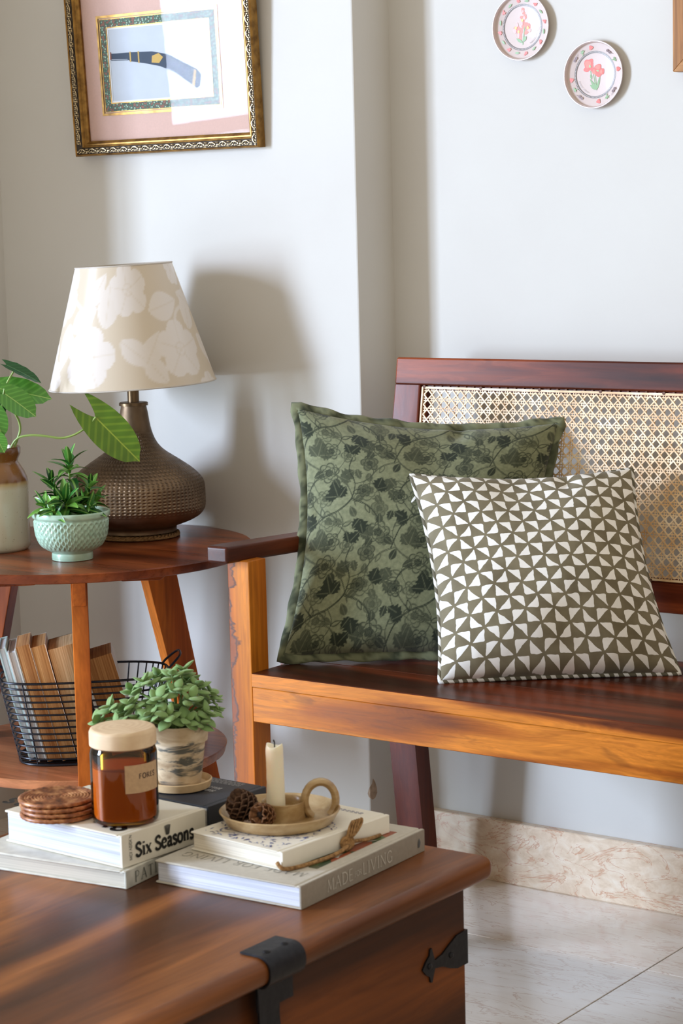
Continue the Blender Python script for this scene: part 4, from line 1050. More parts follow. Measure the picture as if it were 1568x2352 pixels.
# the pinwheel print, worked out per square from the cloth's own coordinates
t = NT('pinwheel_print_cotton')
NC = 16.0
uvn = t.n('ShaderNodeTexCoord').outputs['UV']; wob = t.n('ShaderNodeTexNoise', i_Vector=uvn, i_Scale=22.0, i_Detail=2.0)
sep = t.n('ShaderNodeSeparateXYZ', i_0=uvn); sw = t.n('ShaderNodeSeparateColor', i_0=wob.outputs['Color'])
u_ = t.math('MULTIPLY', t.math('ADD', sep.outputs[0], t.math('MULTIPLY', t.math('SUBTRACT', sw.outputs[0], .5), .014)), NC)
v_ = t.math('MULTIPLY', t.math('ADD', sep.outputs[1], t.math('MULTIPLY', t.math('SUBTRACT', sw.outputs[1], .5), .014)), NC)
i_, j_ = t.math('FLOOR', u_), t.math('FLOOR', v_); fu, fv = t.math('SUBTRACT', u_, i_), t.math('SUBTRACT', v_, j_)
par = t.math('MODULO', t.math('ADD', i_, j_), 2.0); jp = t.math('MODULO', j_, 2.0)
flu = t.math('SUBTRACT', 1.0, fu)
fu2 = t.math('ADD', t.math('MULTIPLY', fu, t.math('SUBTRACT', 1.0, par)), t.math('MULTIPLY', flu, par))   # mirrored on odd squares
d1 = t.math('SUBTRACT', fu2, fv)
flip = t.math('MODULO', t.math('ADD', par, jp), 2.0); sg = t.math('SUBTRACT', 1.0, t.math('MULTIPLY', flip, 2.0))
d1 = t.math('MULTIPLY', t.math('MULTIPLY', d1, sg), .7071)
# distance to the two straight sides of the chosen half
a1 = t.math('ADD', t.math('MULTIPLY', fv, t.math('SUBTRACT', 1.0, flip)), t.math('MULTIPLY', fu2, flip))
b1 = t.math('ADD', t.math('MULTIPLY', t.math('SUBTRACT', 1.0, fu2), t.math('SUBTRACT', 1.0, flip)), t.math('MULTIPLY', t.math('SUBTRACT', 1.0, fv), flip))
dm = t.math('SMOOTH_MIN', t.math('SMOOTH_MIN', a1, b1, .20), d1, .10)
mask = t.ramp(dm, [(.032, (0, 0, 0, 1)), (.052, (1, 1, 1, 1))])
wv = t.noise(t.coord('UV', (420, 420, 1)), 1, 2); fade = t.noise(t.coord('UV', (9, 9, 1)), 1, 3)
dk = t.ramp(fade, [(.3, lin(108, 99, 78)), (.7, lin(130, 121, 98))])
t.set(col=t.mix(mask, dk, lin(238, 236, 232)), rough=0.85, spec=0.2, sheen=0.1); t.bump(wv, .2, .0006); PIN = t.m
wBL = az(1010, 1566, ZS+.0028); wBR = az(1560, 1547, ZS+.0028); wTL = ay(944, 1092, 2.785); wTR = ay(1450, 1078, 2.975)
wc, parts_, epts, wsurf, wn_ = cushion('cushion', 'taupe and white pinwheel print cushion with piped edges at the front', wBL, wBR, wTL, wTR, .088, .063, .088, 200, PIN, 5, 1.0, .30, ((.35, .86, .08, .014), (.86, .55, .07, .006), (-.85, -.35, .06, .005)))
E_, U, V = epts(64)
g = G(); g.tube([tuple(p) for p in E_], .0042, 8, True)
t = NT('striped_piping'); wv_ = t.n('ShaderNodeTexWave', wave_type='BANDS', bands_direction='DIAGONAL', i_Vector=t.coord('Object', (1, 1, 1)), i_Scale=28.0, i_Distortion=3.0)
t.set(col=t.ramp(wv_.outputs[1], [(.45, lin(98, 92, 74)), (.6, lin(222, 220, 214))]), rough=0.85); g.obj('piping', t.m, wc, True, sharp=None)
zp = Vector(wsurf(np.array([-1.0]), np.array([.80]), 1)[0]); zd = Vector((-.6, -.5, -.9)).normalized()
G().tube(catmull([zp, zp+zd*.006+Vector((-.002, 0, 0)), zp+zd*.014, zp+zd*.008+Vector((.002, 0, .001)), zp], 5), .0011, 6).obj('zip_pull', plain('white_cord', (228, 228, 226), .6), wc, True)

# ================================================================== LAMP
LP = Vector((-2.588, 2.902, 0)); zL = TZ+0.010
lampM = Matrix.Translation((LP.x, LP.y, 0))
# plaited mat
g = G()
for k in range(6):
    r = .012+k*.0118; n = 120
    for ph in (0, PI):
        g.tube([((r+.0032*math.cos(a*int(r/.0026)+ph))*math.cos(a), (r+.0032*math.cos(a*int(r/.0026)+ph))*math.sin(a), .0045+.0022*math.sin(a*int(r/.0026)+ph)) for a in [2*PI*i/n for i in range(n)]], .0026, 5, True)
g.lathe([(0, .001), (.076, .001), (.076, .004), (0, .004)], 40)
me = g.mesh('plaited_mat', TW, True); o = inst('plaited_mat', me, Matrix.Translation((LP.x, LP.y, TZ+.0004)))
tag(o, 'round plaited jute mat under the brass lamp', 'mat')
lamp = thing('table_lamp', 'hammered antique brass table lamp with a tapered floral shade', 'table lamp', (LP.x, LP.y, zL))
t = NT('hammered_brass')
uvc = t.coord('UV', (1, 1, 1)); vo = t.n('ShaderNodeTexVoronoi', i_Vector=t.coord('UV', (84, 40, 1)), i_Scale=1.0, i_Randomness=0.15)
sep = t.n('ShaderNodeSeparateXYZ', i_0=uvc)
nz = t.noise(t.coord('Object', (9, 9, 9)), 1, 4, .6); n2 = t.noise(t.coord('Object', (60, 60, 60)), 1, 3)
band = t.ramp(sep.outputs[1], [(.16, (0, 0, 0, 1)), (.20, (1, 1, 1, 1)), (.74, (1, 1, 1, 1)), (.80, (0, 0, 0, 1))])
col = t.ramp(nz, [(.3, lin(92, 76, 60)), (.5, lin(118, 98, 78)), (.7, lin(146, 122, 96))])
dots = t.ramp(vo.outputs['Distance'], [(.0, (1, 1, 1, 1)), (.22, (0, 0, 0, 1))])
t.set(col=col, metal=0.85, rough=t.ramp(n2, [(.3, (.42,)*3+(1,)), (.7, (.55,)*3+(1,))]))
t.bump(t.math('MULTIPLY', t.ramp(vo.outputs['Distance'], [(.05, (0, 0, 0, 1)), (.42, (1, 1, 1, 1))]), band), .7, .003); BRASS = t.m
prof = [(0, 0), (.064, 0), (.070, .003), (.072, .010), (.094, .018), (.112, .027), (.1205, .036), (.1242, .046), (.1245, .060), (.1242, .075), (.1225, .088), (.116, .099), (.104, .111), (.088, .123), (.070, .135), (.054, .146), (.043, .157), (.0355, .170), (.0305, .185), (.0275, .200), (.0255, .214), (.0235, .224), (.0225, .2310)]
pp = [Vector((r, z, 0)) for r, z in prof]; pp = catmull(pp, 3); prof = [(max(0, p.x), p.y) for p in pp]
# lathe with UVs
nA = 96; g = G().lathe(prof, nA, Matrix.Translation((LP.x, LP.y, zL)), cap1=True); ob = g.obj('base', BRASS, lamp, True, sharp=60)
me = ob.data; uv = me.uv_layers.new(name='UVMap'); m_ = len(prof); zmax = prof[-1][1]
for p in me.polygons:
    vs = [me.loops[l].vertex_index for l in p.loop_indices]; cols = [v//m_ for v in vs]; wrapd = max(cols)-min(cols) > nA//2
    for l in p.loop_indices:
        v = me.loops[l].vertex_index; a = v//m_; k = v % m_
        uv.data[l].uv = ((a+(nA if wrapd and a < nA//2 else 0))/nA, prof[k][1]/zmax)
G().lathe([(.0262, .229), (.0262, .2335), (.0245, .235), (0, .235)], 40, Matrix.Translation((LP.x, LP.y, zL)), cap0=False).obj('collar', plain('aged_brass', (112, 92, 70), .35, .15, 40, 0, metal=.9), lamp, True)
G().lathe([(.0105, .230), (.0105, .395)], 24, Matrix.Translation((LP.x, LP.y, zL))).obj('pole', plain('aged_brass', (112, 92, 70), .35), lamp, True)
# shade, slightly askew
def shade_tile(n=512, m=256):
    A = np.zeros((m, n)); X0, Y0 = np.meshgrid((np.arange(n)+.5)/n*2, (np.arange(m)+.5)/m)
    for sx_ in (-2, 0, 2):
        for sy_ in (-1, 0, 1):
            X, Y = X0+sx_, Y0+sy_
            for c, R, rot in (((.30, .30), .24, .3), ((.95, .78), .26, .8), ((1.45, .28), .25, .1), ((1.85, .80), .22, .5), ((.55, .95), .15, .2), ((.85, .25), .16, .9)):
                x, y = X-c[0], Y-c[1]; r = np.hypot(x, y)/R; th = np.arctan2(y, x)-rot; b = .72+.28*np.abs(np.cos(th*2.5))**.5
                v = np.where(r < b, .9, 0); v = v-np.where(r < b, .45*np.clip(1-np.abs(np.sin(th*2.5))*r/.09, 0, 1), 0)-.4*np.clip(1-np.abs(r-.22)/.05, 0, 1)*(r < b)
                np.maximum(A, v, out=A)
            for c, L, w, rot in (((.05, .62), .30, .14, .2), ((.50, .45), .30, .13, 1.1), ((.62, .40), .26, .10, 5.4), ((1.15, .55), .30, .13, 4.6), ((1.20, .50), .28, .12, .5), ((1.60, .50), .30, .13, 1.4), ((1.75, .40), .28, .11, 5.6), ((.75, .12), .28, .12, .3), ((1.15, .08), .26, .11, 2.9), ((.10, .05), .24, .1, 2.2), ((1.95, .2), .24, .1, 1.0), ((.75, .62), .24, .1, 2.7), ((1.4, .68), .26, .1, .9)):
                leafp(A, X, Y, c, L*1.25, w*1.6, rot, .8, .012)
            line(A, X, Y, [(.30, .46), (.38, .60), (.60, .66), (.80, .70)], .02, .7); line(A, X, Y, [(1.45, .45), (1.40, .60), (1.2, .72), (1.1, .76)], .02, .7)
    return np.clip(A, 0, 1)
ST = shade_tile()
t = NT('floral_shade_fabric'); at = t.n('ShaderNodeAttribute', attribute_name='print'); fb = t.noise(t.coord('Object', (500, 500, 500)), 1, 2)
t.set(col=t.mix(at.outputs['Fac'], lin(208, 194, 174), lin(226, 219, 214)), rough=0.42, spec=0.9)
t.b.inputs['Anisotropic'].default_value = 0.93; t.b.inputs['Anisotropic Rotation'].default_value = 0.25
tg = t.n('ShaderNodeTangent', direction_type='RADIAL', axis='Z'); t.t.links.new(tg.outputs[0], t.b.inputs['Tangent']); SHADE = t.m
z0_, z1_ = .898, 1.112; r0_, r1_ = .150, .0865; nA, nZ = 220, 90
Mtilt = Matrix.Translation((LP.x, LP.y, z0_)) @ Matrix.Rotation(math.radians(-2.3), 4, Vector((-.66, .75, 0))) @ Matrix.Translation((0, 0, 0))
vs = []; fs = []; cu = []
for k in range(nZ):
    f = k/(nZ-1); r = r0_+(r1_-r0_)*f; z = (z1_-z0_)*f
    for i in range(nA): a = 2*PI*i/nA; vs.append((r*math.cos(a), r*math.sin(a), z)); cu.append((i/nA, f))
for k in range(nZ-1):
    for i in range(nA): j = (i+1) % nA; fs.append((k*nA+i, k*nA+j, (k+1)*nA+j, (k+1)*nA+i))
g = G().add(vs, fs, Mtilt); sh = g.obj('shade', SHADE, lamp, True, sharp=None)
cu = np.array(cu); set_cols(sh.data, grid_tex(ST, cu[:, 0]*2.0+.18, cu[:, 1]*.98+.01))
g = G(); nb = 30
g.add([(r0_*.992*math.cos(a), r0_*.992*math.sin(a), .001) for a in [2*PI*i/60 for i in range(60)]]+[(r1_*.985*math.cos(a), r1_*.985*math.sin(a), z1_-z0_-.001) for a in [2*PI*i/60 for i in range(60)]], [((i+1) % 60, i, 60+i, 60+(i+1) % 60) for i in range(60)], Mtilt)
g.obj('shade_lining', plain('white_lining', (224, 218, 206), .8), sh, True)
g = G()
TRIM = plain('shade_trim', (196, 188, 178), .6)
for r, z in ((r0_, 0), (r1_, z1_-z0_)): G().tube([(r*math.cos(a), r*math.sin(a), z) for a in [2*PI*i/96 for i in range(96)]], .0014, 6, True, Mtilt).obj('shade_ring', TRIM, sh, True)
for k in range(3): a = 2*PI*k/3+.4; G().tube([(.006*math.cos(a), .006*math.sin(a), .16), (r1_*math.cos(a), r1_*math.sin(a), z1_-z0_-.003)], .0012, 5, False, Mtilt).obj('spoke', TRIM, sh, True)

# ================================================================== PICTURE ON THE PIER
FX0, FX1, FZ0, FZ1 = -2.838, -2.399, 1.314, 1.655
fw, fh = FX1-FX0, FZ1-FZ0
tl = math.radians(3.2)
ep = math.radians(.72); _n = Vector((math.sin(ep), -math.cos(ep), 0)); _x = Vector((math.cos(ep), math.sin(ep), 0))
MF = frame_mat((FX0, YC-.0250, FZ0), _x, _n*math.sin(tl)+Vector((0, 0, math.cos(tl))), _n*math.cos(tl)-Vector((0, 0, math.sin(tl))))   # local x, up, out
pic = thing('framed_picture', 'gilt carved picture frame with pink mat around a small firearm print', 'picture', (FX0+fw/2, YC-.02, FZ0))
t = NT('old_gold'); nz = t.noise(t.coord('Object', (60, 60, 60)), 1, 4); t.set(col=t.ramp(nz, [(.3, lin(108, 76, 34)), (.7, lin(172, 130, 66))]), metal=.75, rough=.38); GOLD = t.m
DKG = plain('dark_gilt_ground', (50, 38, 26), .5, .3, 120, 0, metal=.4)
SILV = plain('silver_leaf_carving', (206, 188, 152), .3, .15, 90, 0, metal=.85)
mw = .0275
def rail(name, L, M):
    """mitred moulding along local x, profile in (y in from outer edge, z out)"""
    prof = [(0, -.019), (0, -.002), (.002, .0015), (.0035, .0005), (.0045, -.0015), (.0155, -.0045), (.017, -.003), (.0185, -.0035), (.020, -.0065), (.0225, -.0065), (.0245, -.0095), (.0275, -.0115), (.0275, -.0165), (.012, -.0175), (.012, -.019)]
    g = G(); vs = []
    for y, z in prof: vs.append((y, y, z))
    for y, z in prof: vs.append((L-y, y, z))
    n = len(prof); fs = [(i, (i+1) % n, n+(i+1) % n, n+i) for i in range(n)]+[tuple(range(n))[::-1], tuple(range(n, 2*n))]
    g.add(vs, fs, M); ob = g.obj(name, GOLD, pic)
    g = G(); k = 0; x = .016; r = random.Random(int(L*1000)); U_ = .0262
    g.add([M @ Vector(p) for p in ((.0045, .0042, -.0006), (L-.0045, .0042, -.0006), (L-.0158, .0158, -.0036), (.0158, .0158, -.0036))], [(0, 1, 2, 3)])
    g.obj('carved_ground', DKG, ob)
    g = G(); zc = -.0022
    while x < L-.02:
        P = lambda a, b, c=0.0: M @ Vector((x+a, .0042+b*1.35, zc+.0006+c))
        arc = catmull([P(-.009, .0030), P(-.004, .0062, .0012), (P(.002, .0068, .0014)), P(.006, .0050, .0006)], 4); g.tube(arc, .0010, 5)
        for a, b, rx, ry in ((.0078, .0040, .0017, .0021), (-.0105, .0034, .0014, .0018), (-.003, .0028, .0022, .0016), (.001, .0020, .0012, .0018), (-.0065, .0016, .0016, .0011), (.0045, .0022, .0013, .0017), (.0125, .0030, .0016, .0022), (.0122, .0066, .0012, .0011), (.0098, .0068, .0009, .0009), (.0148, .0066, .0009, .0012), (-.0005, .0052, .001, .0012)):
            g.blob((x+a+r.uniform(-.0004, .0004), .0042+b*1.35, zc+.0002), (rx*1.2, ry*1.25, .0022), 6, 4, M)
        g.tube(catmull([P(.006, .0008), P(.010, .0012, .0006), P(.015, .0004)], 3), .0007, 5)
        x += U_
    stuff(g.obj('carved_ornament', SILV, ob, True)); return ob
rail('frame_rail', fw, MF)
rail('frame_rail', fw, MF @ frame_mat((fw, fh, 0), (-1, 0, 0), (0, -1, 0), (0, 0, 1)))
rail('frame_rail', fh, MF @ frame_mat((0, fh, 0), (0, -1, 0), (1, 0, 0), (0, 0, 1)))
rail('frame_rail', fh, MF @ frame_mat((fw, 0, 0), (0, 1, 0), (-1, 0, 0), (0, 0, 1)))
def sheet(name, x0, x1, y0, y1, z, mat, parent=pic, hole=None, th=.0012):
    g = G()
    if hole is None: g.box(x0, x1, y0, y1, z-th, z, 0, 1, MF)
    else:
        a0, a1, b0, b1 = hole
        g.box(x0, x1, y0, b0, z-th, z, 0, 1, MF); g.box(x0, x1, b1, y1, z-th, z, 0, 1, MF); g.box(x0, a0, b0, b1, z-th, z, 0, 1, MF); g.box(a1, x1, b0, b1, z-th, z, 0, 1, MF)
    return g.obj(name, mat, parent)
PINK = plain('dusty_pink_mat', (206, 172, 160), .85, .03, 300)
hx0, hx1, hy0, hy1 = .064, fw-.088, .074, .255
zm = -.0165
sheet('mat_board', .012, fw-.012, .012, fh-.012, zm, PINK, pic, (hx0, hx1, hy0, hy1))
def ringp(name, d0, d1, z, mat):
    return sheet(name, hx0+d0, hx1-d0, hy0+d0, hy1-d0, z, mat, pic, (hx0+d1, hx1-d1, hy0+d1, hy1-d1), .0008)
ringp('gilt_fillet', -.0012, .0035, zm+.0012, GOLD); ringp('inner_fillet', .0050, .0066, zm-.0002, GOLD)
ringp('pink_line', .0035, .0066, zm-.0008, PINK)
t = NT('green_border_print'); vo = t.n('ShaderNodeTexVoronoi', i_Vector=t.coord('Object', (210, 210, 210)), i_Scale=1.0)
t.set(col=t.ramp(vo.outputs['Distance'], [(.25, lin(176, 186, 168)), (.36, lin(96, 126, 108)), (.6, lin(60, 88, 76)), (.75, lin(140, 96, 84))]), rough=.8)
ringp('patterned_border', .0066, .0215, zm-.001, t.m); ringp('border_line', .0205, .0222, zm-.0006, GOLD)
ringp('white_line', .0222, .0250, zm-.0014, plain('off_white_card', (226, 224, 222), .8))
sheet('print', hx0+.02, hx1-.02, hy0+.02, hy1-.02, zm-.0022, plain('pale_blue_paper', (190, 194, 202), .85, .02, 40))
# the print: an antique firearm, barrel to the left, stock drooping to the right
def flat(pts, mat, name, z, parent=pic):
    g = G(); g.prism(pts, .0002, MF @ Matrix.Translation((0, 0, z))); return g.obj(name, mat, parent)
zp_ = zm-.0021; ox_, oy_ = hx0+.027, hy0+.108
gun = flat([(ox_, oy_+.004), (ox_+.052, oy_+.0035), (ox_+.100, oy_+.002), (ox_+.140, oy_-.006), (ox_+.170, oy_-.021), (ox_+.203, oy_-.036), (ox_+.212, oy_-.046), (ox_+.208, oy_-.066), (ox_+.200, oy_-.070), (ox_+.182, oy_-.058), (ox_+.150, oy_-.038), (ox_+.118, oy_-.026), (ox_+.080, oy_-.018), (ox_+.046, oy_-.0125), (ox_+.040, oy_-.008), (ox_, oy_-.006)][::-1], plain('slate_print', (62, 72, 88), .8), 'print_firearm', zp_)
for x, y0, y1 in ((.046, -.014, .005), (.066, -.017, .0045)): flat([(ox_+x, oy_+y0), (ox_+x+.003, oy_+y0), (ox_+x+.003, oy_+y1), (ox_+x, oy_+y1)], plain('ochre_print', (196, 160, 88), .8), 'print_band', zp_+.0002)
flat([(ox_+.19, oy_-.064), (ox_+.197, oy_-.036), (ox_+.202, oy_-.038), (ox_+.196, oy_-.067)], plain('ochre_print', (196, 160, 88), .8), 'print_band', zp_+.0002)
flat([(ox_+.098, oy_-.018), (ox_+.116, oy_-.020), (ox_+.126, oy_-.010), (ox_+.116, oy_-.002), (ox_+.100, oy_-.006)], plain('ochre_print', (196, 160, 88), .8), 'print_lock', zp_+.0002)
flat([(ox_-.002, oy_-.007), (ox_+.001, oy_-.007), (ox_+.0015, oy_+.006), (ox_-.0005, oy_+.007)], plain('rust_print', (140, 82, 60), .8), 'print_muzzle', zp_+.0002)
flat([(ox_, oy_-.0085), (ox_+.042, oy_-.0105), (ox_+.042, oy_-.0092), (ox_, oy_-.0072)], plain('slate_print', (62, 72, 88), .8), 'print_ramrod', zp_+.0002)
t = NT('picture_glass'); tr = t.n('ShaderNodeBsdfTransparent', i_Color=(.97, .98, .98, 1)); gls = t.n('ShaderNodeBsdfGlossy', i_Roughness=.01); fr = t.n('ShaderNodeFresnel', i_IOR=1.17)
mx = t.n('ShaderNodeMixShader', i_0=fr.outputs[0], i_1=tr.outputs[0], i_2=gls.outputs[0]); t.t.links.new(mx.outputs[0], t.o.inputs[0])
g = G(); g.add([MF @ Vector(p) for p in ((.02, .02, -.0145), (fw-.02, .02, -.0145), (fw-.02, fh-.02, -.0145), (.02, fh-.02, -.0145))], [(0, 1, 2, 3)]); g.obj('glass', t.m, pic)
G().box(.012, fw-.012, .012, fh-.012, -.0255, -.0245, 0, 1, MF).obj('backing', plain('backing_board', (120, 96, 70), .9), pic)

# ================================================================== WALL PLATES
TIN = plain('blush_enamel', (208, 192, 188), .45, .015, 30, 0, coat=.12, spec=.3)
TINR = plain('mauve_tin_rim', (196, 182, 184), .28, .05, 60, 0, metal=.35)
INK = {k: plain('plate_'+k, v, .35) for k, v in dict(red=(214, 70, 44), red2=(226, 104, 78), pink=(232, 158, 150), yellow=(240, 190, 84), green=(108, 146, 82), green2=(150, 178, 120), brown=(96, 54, 46), grey=(120, 110, 108), pearl=(226, 222, 220), dark=(120, 112, 112)).items()}
def plate(label, px, py, sty):
    c = ay(px, py, YW-.010); R = .0555
    pl = thing('wall_plate', label, 'wall plate', (c.x, YW, c.z-R), 'painted tin plates hung on the wall')
    M = frame_mat((c.x, YW-.0005, c.z), (1, 0, 0), (0, 0, 1), (0, -.78, 0))
    G().lathe([(0, .0015), (.050, .0015), (R-.002, .009), (R, .0125), (R-.0006, .0142), (R-.0020, .0138), (R-.0032, .0115), (.0515, .0065), (.050, .0055), (.0385, .0045), (.0372, .0036), (.036, .0040), (.0345, .0036), (0, .0036)], 80, M).obj('dish', [TIN], pl, True, sharp=50)
    g = G(); g.tube([((R-.0010)*math.cos(a), (R-.0010)*math.sin(a), .0135) for a in [2*PI*i/80 for i in range(80)]], .0012, 8, True, M); g.obj('rim', TINR, pl, True)
    g = G().lathe([(.0352, .0040), (.0386, .0046), (.0386, .0050), (.0352, .0044)], 80, M, False, False); g.obj('bead_groove', INK['dark'], pl, True)
    g = G()
    for i in range(96):
        a = 2*PI*i/96; g.blob((.0369*math.cos(a), .0369*math.sin(a), .0050), (.0008, .0008, .0007), 6, 4, M)
    stuff(g.obj('bead_ring', INK['pearl'], pl, True))
    cnt = [0]
    def poly(g, pts, z):
        cnt[0] += 1; z += cnt[0]*.000022
        g.add([M @ Vector((x, y, z)) for x, y in pts], [tuple(range(len(pts)))])
    def leaf2(g, x, y, L, w, a, z):
        d = (math.cos(a), math.sin(a)); q = (-d[1], d[0]); poly(g, [(x+d[0]*L*u_+q[0]*w*s, y+d[1]*L*u_+q[1]*w*s) for u_, s in ((0, 0), (.25, -.42), (.55, -.5), (.85, -.25), (1, 0), (.85, .25), (.55, .5), (.25, .42))], z)
    def bl(g, x, y, rx, ry, a, z, wob=.12, n=14, r=random.Random(5)):
        pts = []
        for i in range(n):
            q = 2*PI*i/n; k = 1+wob*math.sin(3*q+x*900); X, Y = rx*k*math.cos(q), ry*k*math.sin(q); pts.append((x+X*math.cos(a)-Y*math.sin(a), y+X*math.sin(a)+Y*math.cos(a)))
        poly(g, pts, z)
    Z = .0038; L = []
    def grp(name, col, fn): g = G(); fn(g); g.obj(name, INK[col], pl)
    if sty == 'poppy':
        def red(g):
            bl(g, -.0125, .0165, .0085, .0095, .2, Z); bl(g, -.0085, .0215, .0055, .0050, 0, Z+.00005); bl(g, -.0165, .0095, .0052, .0045, 0, Z+.0001); bl(g, -.0075, .0125, .0045, .0065, .2, Z+.00012)
            bl(g, .0040, .0060, .0100, .0075, -.3, Z+.0002); bl(g, .0055, .0115, .0065, .0055, 0, Z+.00022); bl(g, .0125, .0045, .0050, .0050, 0, Z+.00024); bl(g, .0060, .0005, .0065, .0045, -.2, Z+.00026)
        grp('painted_poppy', 'red', red)
        grp('painted_petal_light', 'red2', lambda g: (bl(g, -.0130, .0175, .0060, .0060, .2, Z+.0003), bl(g, .0055, .0120, .0048, .0038, 0, Z+.0004), bl(g, -.002, .0045, .0035, .0040, .3, Z+.0004), bl(g, .0115, .0040, .0030, .0035, 0, Z+.0004)))
        grp('painted_flower_eye', 'green2', lambda g: (bl(g, -.0095, .0140, .0018, .0026, .3, Z+.0005), bl(g, .0050, .0060, .0028, .0014, -.2, Z+.0005)))
        def gr(g):
            for a, b in (((.000, .0000), (.0030, -.0245)), ((-.0035, .0010), (.0010, -.0240)), ((-.0085, .0060), (-.0080, .0005))):
                d = Vector((b[0]-a[0], b[1]-a[1])); q = Vector((-d.y, d.x)).normalized()*.0006; poly(g, [(a[0]-q.x, a[1]-q.y), (b[0]-q.x, b[1]-q.y), (b[0]+q.x, b[1]+q.y), (a[0]+q.x, a[1]+q.y)], Z-.00005)
            leaf2(g, -.0085, .0015, -.0095, .0036, 1.75, Z+.0001)
            for x, y, l_, w, a in ((.0025, -.0255, .0225, .0045, 2.15), (.0028, -.0255, .0235, .0042, 1.30), (.002, -.0250, .0150, .0050, 2.5), (.0025, -.026, .013, .005, 1.75), (.001, -.0205, .0085, .0035, 3.0)): leaf2(g, x, y, l_, w, a, Z+.00005)
        grp('painted_leaves', 'green', gr)
    else:
        def red(g):
            for x, y, rx, ry, a in ((0, .013, .0058, .0068, 0), (.0015, .004, .0045, .0070, .2), (-.0060, -.0070, .0062, .0075, .4), (-.0120, -.0020, .0060, .0050, .5), (.0065, .0030, .0048, .0048, 0), (.0110, -.0010, .0050, .0065, -.3), (-.0060, -.0150, .0045, .0075, .35), (.0010, .0285, .0030, .0040, 0), (.0025, .0235, .0028, .0030, 0), (.0050, .0170, .0035, .0042, 0), (.0085, -.0075, .0070, .0035, .6)): bl(g, x, y, rx, ry, a, Z)
        grp('painted_snapdragon', 'red2', red)
        grp('painted_petal_pink', 'pink', lambda g: [bl(g, x, y, rx, ry, a, Z+.0002) for x, y, rx, ry, a in ((-.0045, .0120, .0022, .0045, 0), (.0035, .0150, .0025, .0030, 0), (-.0150, -.0050, .0035, .0045, 0), (-.0105, .0045, .0028, .0035, 0), (.0135, -.0060, .0036, .0030, .3), (-.0015, .0065, .0028, .0040, 0), (-.0080, -.0130, .0025, .0045, 0), (.0015, .0260, .0016, .0022, 0))])
        grp('painted_petal_yellow', 'yellow', lambda g: [bl(g, x, y, .0022, .0026, 0, Z+.0003) for x, y in ((-.0002, .0115), (-.0130, -.0005), (-.0075, -.0070), (.0105, -.0015))])
        def gr(g):
            a, b = (.0045, .0010), (.0000, -.0290); d = Vector((b[0]-a[0], b[1]-a[1])); q = Vector((-d.y, d.x)).normalized()*.0009; poly(g, [(a[0]-q.x, a[1]-q.y), (b[0]-q.x, b[1]-q.y), (b[0]+q.x, b[1]+q.y), (a[0]+q.x, a[1]+q.y)], Z-.0001)
            leaf2(g, .0000, -.0260, .0150, .0050, 2.55, Z+.0001); leaf2(g, .0005, -.0240, .0110, .0065, .9, Z+.0001)
        grp('painted_leaves', 'green', gr)
    # border sprigs
    def bz(r): return .0047+(r-.0385)*.085+.0003
    def br(g, kind):
        for i in range(16):
            a = 2*PI*i/16+.15; r = .0445; x, y = r*math.cos(a), r*math.sin(a); z = bz(r)+.0003
            if sty == 'poppy':
                k = i % 4
                if k == 0 and kind == 'red': bl(g, x, y, .0036, .0036, a, z, .2)
                if k == 1 and kind == 'green': [leaf2(g, x-.002*math.cos(a), y-.002*math.sin(a), .0052, .0018, a+b, z) for b in (-1.1, -.4, .4, 1.1, 2.6)]
                if k == 2 and kind == 'brown':
                    for s in (-1, 1):
                        a2 = a+s*.055; bl(g, r*1.005*math.cos(a2), r*1.005*math.sin(a2), .0022, .0024, a, z, .05); leaf2(g, r*math.cos(a2), r*math.sin(a2), .0085, .0007, a-PI/2-.25*s, z)
            else:
                if i % 2 == 0 and kind == 'red': bl(g, x, y, .0024, .0036, a+.6, z, .3); bl(g, x*.97+.001, y*.97, .0016, .0022, a, z, .2)
                if i % 2 == 1 and kind == 'green': leaf2(g, r*math.cos(a-.09), r*math.sin(a-.09), .0095, .0034, a+PI/2+.2, z)
    for kind, nm in (('red', 'border_blossoms'), ('green', 'border_leaves')) + ((('brown', 'border_seed_heads'),) if sty == 'poppy' else ()): grp(nm, kind, lambda g, k=kind: br(g, k))
    # the Latin name written along the lower edge of the well
    word = 'ANTIRRINO MAIAS' if False else None
    g = G(); txt = ('Papaver rhoeas' if sty == 'poppy' else 'Antirrhinum majus'); a0 = (PI*1.10 if sty == 'poppy' else PI*1.66); rr = .0318
    a = a0
    r5 = random.Random(9)
    for ch in txt:
        if ch != ' ':
            # tiny cursive strokes at this size
            hgt = .0024 if ch.isupper() or ch in 'hlt' else .0014
            x, y = rr*math.cos(a), rr*math.sin(a); up_ = Vector((-math.cos(a), -math.sin(a))); al = Vector((-math.sin(a), math.cos(a)))
            for q in (0, .0008):
                p0 = Vector((x, y))+al*q; p1 = p0+up_*hgt*(1 if q == 0 else .7)+al*.0003; n_ = al*.00016
                poly(g, [tuple(p0-n_), tuple(p0+n_), tuple(p1+n_), tuple(p1-n_)], Z)
            p0 = Vector((x, y))+up_*.0001; p1 = p0+al*.0012; n_ = up_*.00022; poly(g, [tuple(p0-n_), tuple(p1-n_), tuple(p1+n_), tuple(p0+n_)], Z)
        a += .062
    stuff(g.obj('painted_script', INK['grey'], pl))
plate('round painted tin plate with a pink snapdragon', 1195, 62, 'snap')
plate('round painted tin plate with two red poppies', 1362, 171, 'poppy')

